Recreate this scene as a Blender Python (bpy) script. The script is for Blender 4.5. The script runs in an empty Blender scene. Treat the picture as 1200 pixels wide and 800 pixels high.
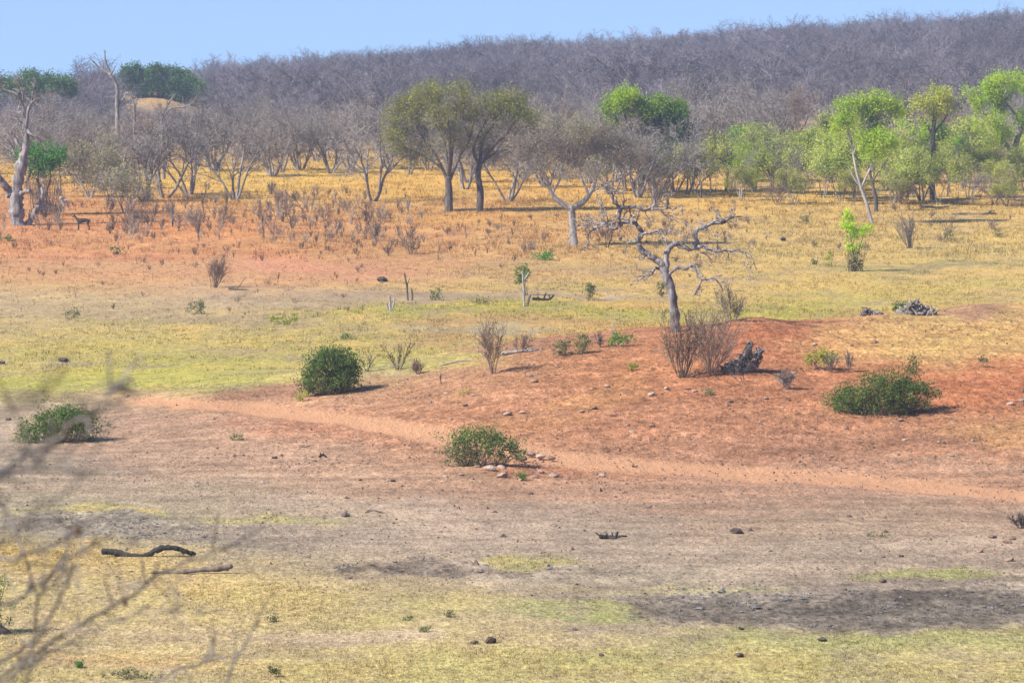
import bpy, math, random
import numpy as np
from mathutils import Vector

random.seed(7)
RNG = np.random.default_rng(11)
SC = bpy.context.scene
COL = SC.collection
R = math.radians
PI = math.pi

# ------------------------------------------------------------------ camera model
CAM_Z = 16.0
FPX = 5000.0                      # focal length in pixels of a 1200 px wide frame
PITCH = math.atan(335 / FPX)
CP, SP = math.cos(PITCH), math.sin(PITCH)


def ray(px, py):
    a, b = (px - 600) / FPX, (400 - py) / FPX
    return np.array([a, CP + b * SP, -SP + b * CP])


def at(px, py, Y):
    d = ray(px, py)
    t = Y / d[1]
    return np.array([d[0] * t, Y, CAM_Z + d[2] * t])


def project(x, y, z):
    dz = z - CAM_Z
    depth = np.maximum(y * CP - dz * SP, 0.5)
    up = y * SP + dz * CP
    return 600 + FPX * x / depth, 400 - FPX * up / depth


# ------------------------------------------------------------------ noise
_PERM = RNG.random((64, 256, 256)).astype(np.float32)


def vnoise(x, y, seed=0):
    T = _PERM[seed % 64]
    xi = np.floor(x).astype(np.int64)
    yi = np.floor(y).astype(np.int64)
    fx, fy = x - xi, y - yi
    fx = fx * fx * (3 - 2 * fx)
    fy = fy * fy * (3 - 2 * fy)
    a = T[xi % 256, yi % 256]
    b = T[(xi + 1) % 256, yi % 256]
    c = T[xi % 256, (yi + 1) % 256]
    d = T[(xi + 1) % 256, (yi + 1) % 256]
    return (a * (1 - fx) + b * fx) * (1 - fy) + (c * (1 - fx) + d * fx) * fy


def fbm(x, y, seed=0, octv=3):
    s, amp, tot = 0, 1.0, 0
    for k in range(octv):
        s = s + amp * vnoise(x * 2 ** k + 17.3 * k, y * 2 ** k + 5.1 * k, seed + k)
        tot += amp
        amp *= 0.5
    return s / tot


def sstep(a, b, v):
    t = np.clip((v - a) / (b - a), 0, 1)
    return t * t * (3 - 2 * t)


# ------------------------------------------------------------------ terrain
CREST_PX = [-900, 60, 150, 250, 330, 450, 520, 600, 700, 750, 820, 960, 1100, 1200, 1500]
CREST_H = [0.0, 0.05, 0.3, 0.75, 1.0, 1.55, 2.0, 2.55, 2.95, 3.2, 3.4, 3.35, 3.65, 3.75, 3.7]
RIDGE_PX = [-1500, -200, 0, 100, 200, 300, 400, 600, 750, 900, 1050, 1200, 1400, 2600]
RIDGE_Z = [-2.0, -2.0, -1.5, -0.5, 4.2, 6.4, 8.2, 10.8, 13.2, 16.0, 18.5, 20.5, 22.0, 22.0]


def H(x, y):
    x = np.asarray(x, float)
    y = np.asarray(y, float)
    ys = np.maximum(y, 3.0)
    px = 600 + FPX * x / np.maximum(ys, 20)
    z = 14.4 * np.clip(1 - (y - 2) / 93, 0, 1.1)
    # bank
    k = sstep(850, 1250, px)
    yc = 197 + 10 * k
    y0 = 164 - 6 * k
    hc = np.interp(px, CREST_PX, CREST_H)
    u = sstep(0, 1, (y - y0) / (yc - y0)) * 0.6 + 0.4 * np.clip((y - y0) / (yc - y0), 0, 1)
    dn = 1 - sstep(0, 1, (y - yc - 3) / 20)
    z = z + hc * u * dn
    lump = (fbm(x / 7, y / 9, 3, 3) - 0.5)
    z = z + lump * (0.10 + 0.55 * u * dn) * sstep(96, 125, y)
    # earth mounds on the bank
    for (mx, my, sx, sy, h) in MOUNDS:
        z = z + h * np.exp(-(((x - mx) / sx) ** 2 + ((y - my) / sy) ** 2))
    # rise to the wood and hill
    g = 3.0 * np.clip((y - 330) / 170, 0, 1) ** 1.5
    zr = np.interp(px, RIDGE_PX, RIDGE_Z)
    g = g + (zr - 3.0) * np.clip((y - 500) / 700, 0, 1)
    g = g - 0.03 * np.clip(y - 1200, 0, None)
    g = g + (fbm(x / 60, y / 60, 9, 2) - 0.5) * 2.2 * sstep(520, 760, y)
    z = z + g
    z = z + 7.4 * np.exp(-(((x + 70) / 13) ** 2 + ((y - 840) / 70) ** 2))
    return z


def mound(px, py, Y, sxpx, sy, h):
    p = at(px, py, Y)
    return (p[0], Y, sxpx / FPX * Y, sy, h)


MOUNDS = [mound(880, 395, 197, 42, 4.0, 0.42), mound(1140, 372, 205, 34, 4.0, 0.42), mound(560, 560, 163, 90, 4, 0.18),
          mound(1040, 380, 203, 40, 4, 0.12), mound(862, 578, 155, 50, 2.0, 0.1), mound(230, 470, 190, 70, 6, 0.25)]


def P(px, py, ymin=100, ymax=1500):
    """the point of the ground seen at a pixel"""
    d = ray(px, py)
    Y = np.concatenate([np.arange(ymin, 520, 0.5), np.arange(520, ymax, 2.0)])
    X = d[0] / d[1] * Y
    Z = CAM_Z + d[2] / d[1] * Y
    below = Z < H(X, Y)
    i = int(np.argmax(below))
    if not below.any():
        i = len(Y) - 1
    a, b = Y[max(i - 1, 0)], Y[i]
    for _ in range(14):
        m = (a + b) / 2
        if CAM_Z + d[2] / d[1] * m < H(d[0] / d[1] * m, m):
            b = m
        else:
            a = m
    x = d[0] / d[1] * b
    return np.array([x, b, float(H(x, b))])


def mpp(Y):
    return Y / FPX                 # metres per (1200-wide) pixel at distance Y


# ------------------------------------------------------------------ materials
EXPO = 1.0


def lin(c):
    c = np.asarray(c, float) / 255.0
    return np.where(c <= 0.04045, c / 12.92, ((c + 0.055) / 1.055) ** 2.4)


def new_mat(name):
    m = bpy.data.materials.new(name)
    m.use_nodes = True
    nt = m.node_tree
    b = nt.nodes['Principled BSDF']
    b.inputs['Roughness'].default_value = 0.95
    b.inputs['Specular IOR Level'].default_value = 0.15
    return m, nt, b


def N(nt, t, **kw):
    n = nt.nodes.new(t)
    for k, v in kw.items():
        setattr(n, k, v)
    return n


def mixc(nt, a, b, fac, blend='MIX'):
    n = N(nt, 'ShaderNodeMix', data_type='RGBA', blend_type=blend)
    for sock, v in ((n.inputs[0], fac), (n.inputs[6], a), (n.inputs[7], b)):
        if hasattr(v, 'is_output') or isinstance(v, bpy.types.NodeSocket):
            nt.links.new(v, sock)
        elif isinstance(v, (int, float)):
            sock.default_value = v
        else:
            sock.default_value = (*v, 1)
    return n.outputs[2]


def noise(nt, scale, detail=3, vec=None, rough=0.6):
    n = N(nt, 'ShaderNodeTexNoise')
    n.inputs['Scale'].default_value = scale
    n.inputs['Detail'].default_value = detail
    n.inputs['Roughness'].default_value = rough
    if vec is not None:
        nt.links.new(vec, n.inputs['Vector'])
    return n.outputs['Fac']


def ramp(nt, fac, stops):
    n = N(nt, 'ShaderNodeValToRGB')
    e = n.color_ramp.elements
    while len(e) < len(stops):
        e.new(0.5)
    for el, (p, c) in zip(e, stops):
        el.position = p
        el.color = (*c, 1) if len(c) == 3 else c
    nt.links.new(fac, n.inputs[0])
    return n.outputs[0]


def maprange(nt, v, a, b, c, d):
    n = N(nt, 'ShaderNodeMapRange')
    nt.links.new(v, n.inputs[0])
    for i, q in enumerate((a, b, c, d)):
        n.inputs[i + 1].default_value = q
    return n.outputs[0]


def bark(name, dark, light, scale=6.0, stretch=0.25, vary=0.25):
    m, nt, b = new_mat(name)
    tc = N(nt, 'ShaderNodeTexCoord')
    mp = N(nt, 'ShaderNodeMapping')
    mp.inputs['Scale'].default_value = (1, 1, stretch)
    nt.links.new(tc.outputs['Object'], mp.inputs[0])
    f = noise(nt, scale, 5, mp.outputs[0], 0.7)
    c = ramp(nt, f, [(0.3, dark), (0.68, light)])
    oi = N(nt, 'ShaderNodeObjectInfo')
    v = maprange(nt, oi.outputs['Random'], 0, 1, 1 - vary, 1 + vary)
    vm = N(nt, 'ShaderNodeVectorMath', operation='SCALE')
    nt.links.new(c, vm.inputs[0])
    nt.links.new(v, vm.inputs[3])
    nt.links.new(vm.outputs[0], b.inputs['Base Color'])
    bp = N(nt, 'ShaderNodeBump')
    bp.inputs['Strength'].default_value = 0.6
    bp.inputs['Distance'].default_value = 0.05
    nt.links.new(f, bp.inputs['Height'])
    nt.links.new(bp.outputs[0], b.inputs['Normal'])
    return m


def leafmat(name, c0, c1, c2=None, trans=0.35, scale=1.2, vary=0.2):
    """leaf colour wandering through c0..c1..c2 over the plant, part of the light passing through the leaf"""
    m, nt, b = new_mat(name)
    geo = N(nt, 'ShaderNodeTexCoord')
    f = noise(nt, scale, 3, geo.outputs['Object'], 0.75)
    stops = [(0.3, c0), (0.62, c1)] if c2 is None else [(0.28, c0), (0.5, c1), (0.7, c2)]
    c = ramp(nt, f, stops)
    oi = N(nt, 'ShaderNodeObjectInfo')
    v = maprange(nt, oi.outputs['Random'], 0, 1, 1 - vary, 1 + vary)
    vm = N(nt, 'ShaderNodeVectorMath', operation='SCALE')
    nt.links.new(c, vm.inputs[0])
    nt.links.new(v, vm.inputs[3])
    nt.links.new(vm.outputs[0], b.inputs['Base Color'])
    b.inputs['Roughness'].default_value = 0.6
    b.inputs['Specular IOR Level'].default_value = 0.25
    tr = N(nt, 'ShaderNodeBsdfTranslucent')
    nt.links.new(vm.outputs[0], tr.inputs[0])
    mx = N(nt, 'ShaderNodeMixShader')
    mx.inputs[0].default_value = trans
    nt.links.new(b.outputs[0], mx.inputs[1])
    nt.links.new(tr.outputs[0], mx.inputs[2])
    nt.links.new(mx.outputs[0], nt.nodes['Material Output'].inputs[0])
    return m


M = {}
M['bark_grey'] = bark('bark_grey', (.06, .05, .045), (.38, .34, .305))
M['twig_grey'] = bark('twig_grey', (.115, .10, .088), (.35, .312, .275), 3)
M['twig_far'] = bark('twig_far', (.085, .075, .084), (.205, .178, .192), 1.2, 1, .5)  # bluish tint puts part of the distance haze into the twig colour
M['twig_brown'] = bark('twig_brown', (.16, .11, .075), (.38, .275, .20), 4)
M['stick'] = bark('stick', (.16, .11, .075), (.36, .265, .19), 4, .5, .45)
M['bark_dark'] = bark('bark_dark', (.035, .029, .026), (.16, .135, .12), 5)
M['dead_pale'] = bark('dead_pale', (.12, .10, .09), (.50, .46, .43), 2.2, .2, .05)
M['dead_grey'] = bark('dead_grey', (.03, .026, .025), (.36, .325, .31), 3.2, .3, .05)
M['stump_grey'] = bark('stump_grey', (.035, .03, .026), (.38, .325, .28), 3.5, .6, .05)
M['charred'] = bark('charred', (.012, .011, .011), (.07, .065, .062), 5, .6)
M['log_brown'] = bark('log_brown', (.06, .045, .035), (.20, .16, .13), 5)
M['stone'] = bark('stone', (.16, .095, .07), (.36, .24, .18), 5, 1, .35)
M['stone_pale'] = bark('stone_pale', (.22, .15, .11), (.46, .34, .27), 5, 1, .25)
M['clod'] = bark('clod', (.035, .028, .024), (.16, .125, .105), 6, 1, .35)
M['twig_near'] = bark('twig_near', (.10, .088, .078), (.27, .235, .21), 25, .3)
M['bud'] = bark('bud', (.07, .03, .02), (.16, .08, .055), 20)

M['leaf_olive'] = leafmat('leaf_olive', (.14, .175, .022), (.27, .29, .04), (.44, .42, .065), .45, .5)
M['leaf_olive_dull'] = leafmat('leaf_olive_dull', (.16, .15, .06), (.27, .245, .09), (.37, .33, .12), .35, .6)
M['leaf_brown'] = leafmat('leaf_brown', (.17, .14, .10), (.26, .215, .15), (.33, .28, .18), .35, .6)
M['leaf_lime'] = leafmat('leaf_lime', (.23, .40, .015), (.44, .62, .025), (.60, .70, .06), .5, .5)
M['leaf_mid'] = leafmat('leaf_mid', (.10, .22, .015), (.22, .38, .025), (.38, .50, .045), .4, .6)
M['leaf_soft'] = leafmat('leaf_soft', (.22, .29, .045), (.38, .44, .075), (.52, .54, .12), .45, .5, .3)
M['leaf_dark'] = leafmat('leaf_dark', (.035, .10, .025), (.08, .17, .035), (.13, .24, .055), .35, .5)
M['leaf_bush'] = leafmat('leaf_bush', (.05, .10, .02), (.115, .19, .038), (.25, .31, .075), .35, 1.5)
M['leaf_bush_grey'] = leafmat('leaf_bush_grey', (.09, .11, .045), (.17, .19, .075), (.30, .30, .13), .3, 1.5)
M['leaf_bright'] = leafmat('leaf_bright', (.04, .15, .015), (.09, .26, .03), (.15, .34, .045), .4, 1)
M['leaf_yellow'] = leafmat('leaf_yellow', (.24, .27, .03), (.38, .41, .05), (.52, .50, .09), .4, 1)
M['straw'] = leafmat('straw', (.34, .21, .075), (.46, .30, .11), (.55, .38, .16), .3, .15)
M['straw_pale'] = leafmat('straw_pale', (.30, .22, .12), (.40, .30, .16), (.46, .36, .20), .3, .3)
M['grass_green'] = leafmat('grass_green', (.14, .17, .04), (.23, .25, .06), (.36, .30, .09), .3, .3)
M['hide_dark'] = bark('hide_dark', (.022, .018, .016), (.06, .045, .038), 3, 1)
M['hide_pale'] = bark('hide_pale', (.30, .27, .25), (.50, .46, .43), 3, 1)


# ------------------------------------------------------------------ mesh building
class Geo:
    def __init__(self):
        self.v, self.f, self.m, self.n = [], [], [], 0
        self.sm = []

    def add(self, V, F, mi=0, smooth=False):
        V = np.asarray(V, np.float32).reshape(-1, 3)
        F = np.asarray(F, np.int64)
        if len(F) == 0:
            return
        self.v.append(V)
        self.f.append(F + self.n)
        self.m.append(np.full(len(F), mi, np.int32))
        self.sm.append(np.full(len(F), smooth, bool))
        self.n += len(V)

    def tube(self, pts, rad, n=7, mi=0, smooth=True, jag=0.0, cap=True):
        pts = np.asarray(pts, float)
        rad = np.asarray(rad, float)
        k = len(pts)
        T = np.gradient(pts, axis=0)
        T /= np.linalg.norm(T, axis=1)[:, None] + 1e-9
        ref = np.array([0.31, 0.94, 0.13])
        U = np.cross(T, ref)
        U /= np.linalg.norm(U, axis=1)[:, None] + 1e-9
        W = np.cross(T, U)
        a = np.arange(n) * 2 * PI / n
        rr = rad[:, None] * (1 + (jag * RNG.standard_normal((k, n)) if jag else 0))
        V = pts[:, None] + rr[..., None] * (np.cos(a)[None, :, None] * U[:, None] + np.sin(a)[None, :, None] * W[:, None])
        i = np.arange(k - 1)[:, None] * n
        j = np.arange(n)[None]
        q = np.stack([i + j, i + (j + 1) % n, i + n + (j + 1) % n, i + n + j], -1).reshape(-1, 4)
        self.add(V, q, mi, smooth)
        if cap:
            for e, s in ((0, -1), (k - 1, 1)):
                base = V[e]
                c = pts[e] + T[e] * s * rad[e] * 0.5
                VV = np.vstack([base, c])
                tri = [[(j2 if s > 0 else (j2 + 1) % n), ((j2 + 1) % n if s > 0 else j2), n, n] for j2 in range(n)]
                self.add(VV, np.array(tri), mi, smooth)

    def segs(self, S, mi=0):
        """three sided tapered prisms; S rows: p0 p1 r0 r1"""
        if len(S) == 0:
            return
        S = np.asarray(S, float)
        p0, p1, r0, r1 = S[:, :3], S[:, 3:6], S[:, 6], S[:, 7]
        T = p1 - p0
        T /= np.linalg.norm(T, axis=1)[:, None] + 1e-9
        ref = np.where(np.abs(T[:, 2:3]) > 0.8, np.array([[1.0, 0.2, 0]]), np.array([[0.1, 0.2, 1.0]]))
        U = np.cross(T, ref)
        U /= np.linalg.norm(U, axis=1)[:, None] + 1e-9
        W = np.cross(T, U)
        V = np.empty((len(S), 6, 3))
        for k in range(3):
            o = math.cos(k * 2.0944) * U + math.sin(k * 2.0944) * W
            V[:, k] = p0 + o * r0[:, None]
            V[:, 3 + k] = p1 + o * r1[:, None]
        b = np.arange(len(S))[:, None] * 6
        F = np.concatenate([b + np.array([[k, (k + 1) % 3, 3 + (k + 1) % 3, 3 + k]]) for k in range(3)])
        self.add(V, F, mi)

    def leaves(self, C, size, mi=0, aspect=0.55, up=0.0, rng=RNG):
        """small pointed leaf faces, randomly turned, at the points C"""
        C = np.asarray(C, float)
        n = len(C)
        if n == 0:
            return
        a = rng.standard_normal((n, 3))
        a[:, 2] += up
        a /= np.linalg.norm(a, axis=1)[:, None]
        b = np.cross(a, rng.standard_normal((n, 3)))
        b /= np.linalg.norm(b, axis=1)[:, None] + 1e-9
        s = (np.asarray(size) * (0.6 + 0.8 * rng.random(n)))[:, None]
        V = np.stack([C - a * s * .5, C + b * s * aspect * .5, C + a * s * .5, C - b * s * aspect * .5], 1)
        F = np.arange(n * 4).reshape(n, 4)
        self.add(V, F, mi)

    def build(self, name, mats, parent=None, loc=None):
        me = bpy.data.meshes.new(name)
        if self.v:
            V = np.concatenate(self.v)
            F = np.concatenate(self.f)
            tri = F[:, 2] == F[:, 3]
            lens = np.where(tri, 3, 4).astype(np.int32)
            flat = F.reshape(-1)
            keep = np.ones(flat.shape, bool)
            keep[3::4] = ~tri
            flat = flat[keep].astype(np.int32)
            me.vertices.add(len(V))
            me.vertices.foreach_set('co', V.astype(np.float32).ravel())
            me.loops.add(len(flat))
            me.loops.foreach_set('vertex_index', flat)
            me.polygons.add(len(F))
            st = np.concatenate([[0], np.cumsum(lens)[:-1]]).astype(np.int32)
            me.polygons.foreach_set('loop_start', st)
            me.polygons.foreach_set('loop_total', lens)
            me.polygons.foreach_set('material_index', np.concatenate(self.m))
            me.polygons.foreach_set('use_smooth', np.concatenate(self.sm))
            me.update(calc_edges=True)
        for m in (mats if isinstance(mats, (list, tuple)) else [mats]):
            me.materials.append(m)
        o = bpy.data.objects.new(name, me)
        COL.objects.link(o)
        if parent is not None:
            o.parent = parent
        if loc is not None:
            o.location = loc
        return o


def tag(o, label=None, cat=None, group=None, kind=None):
    if label:
        o['label'] = label
    if cat:
        o['category'] = cat
    if group:
        o['group'] = group
    if kind:
        o['kind'] = kind
    return o


def empty(name, loc=(0, 0, 0), rz=0.0):
    o = bpy.data.objects.new(name, None)
    o.empty_display_size = 0.2
    COL.objects.link(o)
    o.location = loc
    o.rotation_euler = (0, 0, rz)
    return o


def copy_tree(o, loc, rz=0.0, scale=1.0):
    c = o.copy()
    COL.objects.link(c)
    c.location = loc
    c.rotation_euler = (0, 0, rz)
    c.scale = (scale,) * 3 if isinstance(scale, (int, float)) else scale
    for ch in list(o.children):
        d = ch.copy()
        COL.objects.link(d)
        d.parent = c
    return c


# ------------------------------------------------------------------ branching
def nrm(v):
    l = math.sqrt(v[0] * v[0] + v[1] * v[1] + v[2] * v[2]) or 1.0
    return (v[0] / l, v[1] / l, v[2] / l)


def grow(out, rnd, p, d, L, r, lev, cfg):
    """recursive limb: out gets (level, points, radii)"""
    n = cfg['nseg'][lev]
    wig, trop = cfg['wig'][lev], cfg['trop'][lev]
    step = L / n
    pts, rad, dirs = [p], [r], [d]
    r1 = max(r * cfg['taper'], cfg['rmin'])
    for i in range(n):
        d = nrm((d[0] + rnd.gauss(0, wig), d[1] + rnd.gauss(0, wig), d[2] + rnd.gauss(0, wig) + trop))
        p = (p[0] + d[0] * step, p[1] + d[1] * step, p[2] + d[2] * step)
        pts.append(p)
        dirs.append(d)
        rad.append(r + (r1 - r) * (i + 1) / n)
    out.append((lev, pts, rad))
    if lev + 1 >= len(cfg['nseg']):
        return
    k = cfg['kids'][lev]
    k = int(k + rnd.random())
    for q in range(k):
        t = cfg['start'][lev] + (1 - cfg['start'][lev]) * (q + rnd.random() * 0.9) / k
        t = min(t, 0.999) * n
        i = int(t)
        f = t - i
        a, b = pts[i], pts[min(i + 1, n)]
        bp = (a[0] + (b[0] - a[0]) * f, a[1] + (b[1] - a[1]) * f, a[2] + (b[2] - a[2]) * f)
        dd = dirs[min(i + 1, n)]
        ang = cfg['ang'][lev] * rnd.uniform(0.65, 1.25)
        rv = nrm((rnd.gauss(0, 1), rnd.gauss(0, 1), rnd.gauss(0, 1)))
        dt = rv[0] * dd[0] + rv[1] * dd[1] + rv[2] * dd[2]
        pv = nrm((rv[0] - dt * dd[0], rv[1] - dt * dd[1], rv[2] - dt * dd[2]))
        ca, sa = math.cos(ang), math.sin(ang)
        cd = nrm((dd[0] * ca + pv[0] * sa, dd[1] * ca + pv[1] * sa, dd[2] * ca + pv[2] * sa))
        cr = max(rad[i] * cfg['rr'], cfg['rmin'])
        grow(out, rnd, bp, cd, L * cfg['lr'][lev] * rnd.uniform(0.7, 1.2) * (1.15 - 0.35 * t / n), cr, lev + 1, cfg)


def emit(out, trunk, crown, split=1, sides=7, mi=0):
    """levels below SPLIT as tubes into trunk, the rest as prisms into crown; returns the twig ends"""
    S, tips = [], []
    top = max(o[0] for o in out)
    for lev, pts, rad in out:
        if lev < split:
            trunk.tube(pts, rad, sides if lev == 0 else 5, 0)
        else:
            for i in range(len(pts) - 1):
                S.append((*pts[i], *pts[i + 1], rad[i], rad[i + 1]))
            if lev >= top - 1:
                tips.append(pts[-1])
                tips.append(pts[len(pts) // 2])
    crown.segs(S, mi)
    return np.array(tips) if tips else np.zeros((0, 3))


def smooth(pts, k=5):
    """Catmull-Rom through the points"""
    p = np.asarray(pts, float)
    p = np.vstack([2 * p[0] - p[1], p, 2 * p[-1] - p[-2]])
    o = []
    for i in range(1, len(p) - 2):
        for t in np.arange(k) / k:
            a, b, c, d = p[i - 1], p[i], p[i + 1], p[i + 2]
            o.append(0.5 * (2 * b + (c - a) * t + (2 * a - 5 * b + 4 * c - d) * t * t + (3 * b - a - 3 * c + d) * t ** 3))
    o.append(p[-2])
    return np.array(o)
# ------------------------------------------------------------------ ground
PROFILES = {
    0: [(120, 160, 140, 122), (180, 205, 165, 110), (205, 228, 180, 100), (235, 216, 152, 105), (262, 222, 148, 108), (300, 222, 152, 112),
        (325, 222, 170, 120), (350, 205, 180, 145), (385, 200, 182, 145), (420, 200, 190, 125), (450, 196, 192, 105), (470, 190, 175, 130),
        (485, 185, 165, 145), (520, 180, 160, 145), (560, 180, 162, 148), (590, 170, 160, 140), (615, 158, 150, 140), (640, 190, 175, 120),
        (655, 216, 190, 98), (700, 205, 185, 120), (740, 197, 180, 140), (800, 200, 182, 115)],
    300: [(120, 165, 145, 125), (180, 210, 170, 110), (200, 230, 185, 98), (235, 230, 180, 105), (260, 222, 155, 110), (300, 225, 152, 112),
          (330, 220, 170, 125), (350, 200, 175, 145), (380, 205, 190, 130), (420, 205, 195, 115), (445, 200, 185, 130), (458, 195, 160, 130),
          (475, 212, 160, 130), (500, 190, 145, 122), (540, 190, 158, 138), (590, 185, 168, 150), (605, 172, 165, 130), (625, 162, 153, 140),
          (645, 185, 170, 142), (690, 205, 185, 122), (740, 200, 180, 138), (800, 200, 182, 120)],
    600: [(120, 165, 145, 125), (180, 210, 175, 115), (205, 232, 182, 95), (240, 222, 170, 105), (270, 215, 163, 115), (300, 215, 166, 115),
          (330, 208, 176, 120), (350, 190, 185, 108), (380, 200, 192, 108), (405, 195, 180, 110), (416, 190, 138, 105), (450, 196, 132, 98),
          (490, 200, 135, 100), (520, 210, 148, 112), (545, 195, 145, 115), (580, 190, 158, 138), (620, 182, 162, 150), (660, 172, 158, 145),
          (690, 188, 172, 147), (730, 196, 178, 140), (800, 205, 185, 120)],
    900: [(120, 170, 145, 130), (180, 205, 170, 120), (215, 228, 185, 110), (250, 222, 185, 115), (300, 220, 190, 120), (340, 212, 190, 112),
          (370, 196, 190, 98), (385, 190, 185, 98), (390, 197, 124, 86), (430, 200, 125, 88), (470, 195, 132, 98), (510, 188, 130, 102), (535, 184, 130, 104),
          (545, 190, 138, 112), (560, 195, 150, 125), (580, 190, 155, 135), (620, 185, 165, 150), (670, 178, 162, 148), (690, 165, 152, 142),
          (715, 148, 138, 132), (740, 158, 148, 132), (755, 195, 185, 118), (800, 205, 188, 118)],
    1200: [(120, 165, 140, 125), (180, 190, 160, 120), (215, 215, 175, 110), (250, 222, 185, 115), (300, 222, 193, 120), (350, 215, 193, 115),
           (366, 210, 190, 112), (375, 223, 170, 112), (420, 215, 152, 102), (450, 205, 133, 94), (500, 200, 140, 102), (550, 190, 145, 120),
           (572, 195, 150, 125), (592, 186, 155, 136), (640, 185, 165, 150), (680, 172, 156, 144), (700, 155, 145, 136), (730, 148, 140, 132),
           (750, 185, 175, 122), (800, 205, 188, 118)],
}
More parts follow.
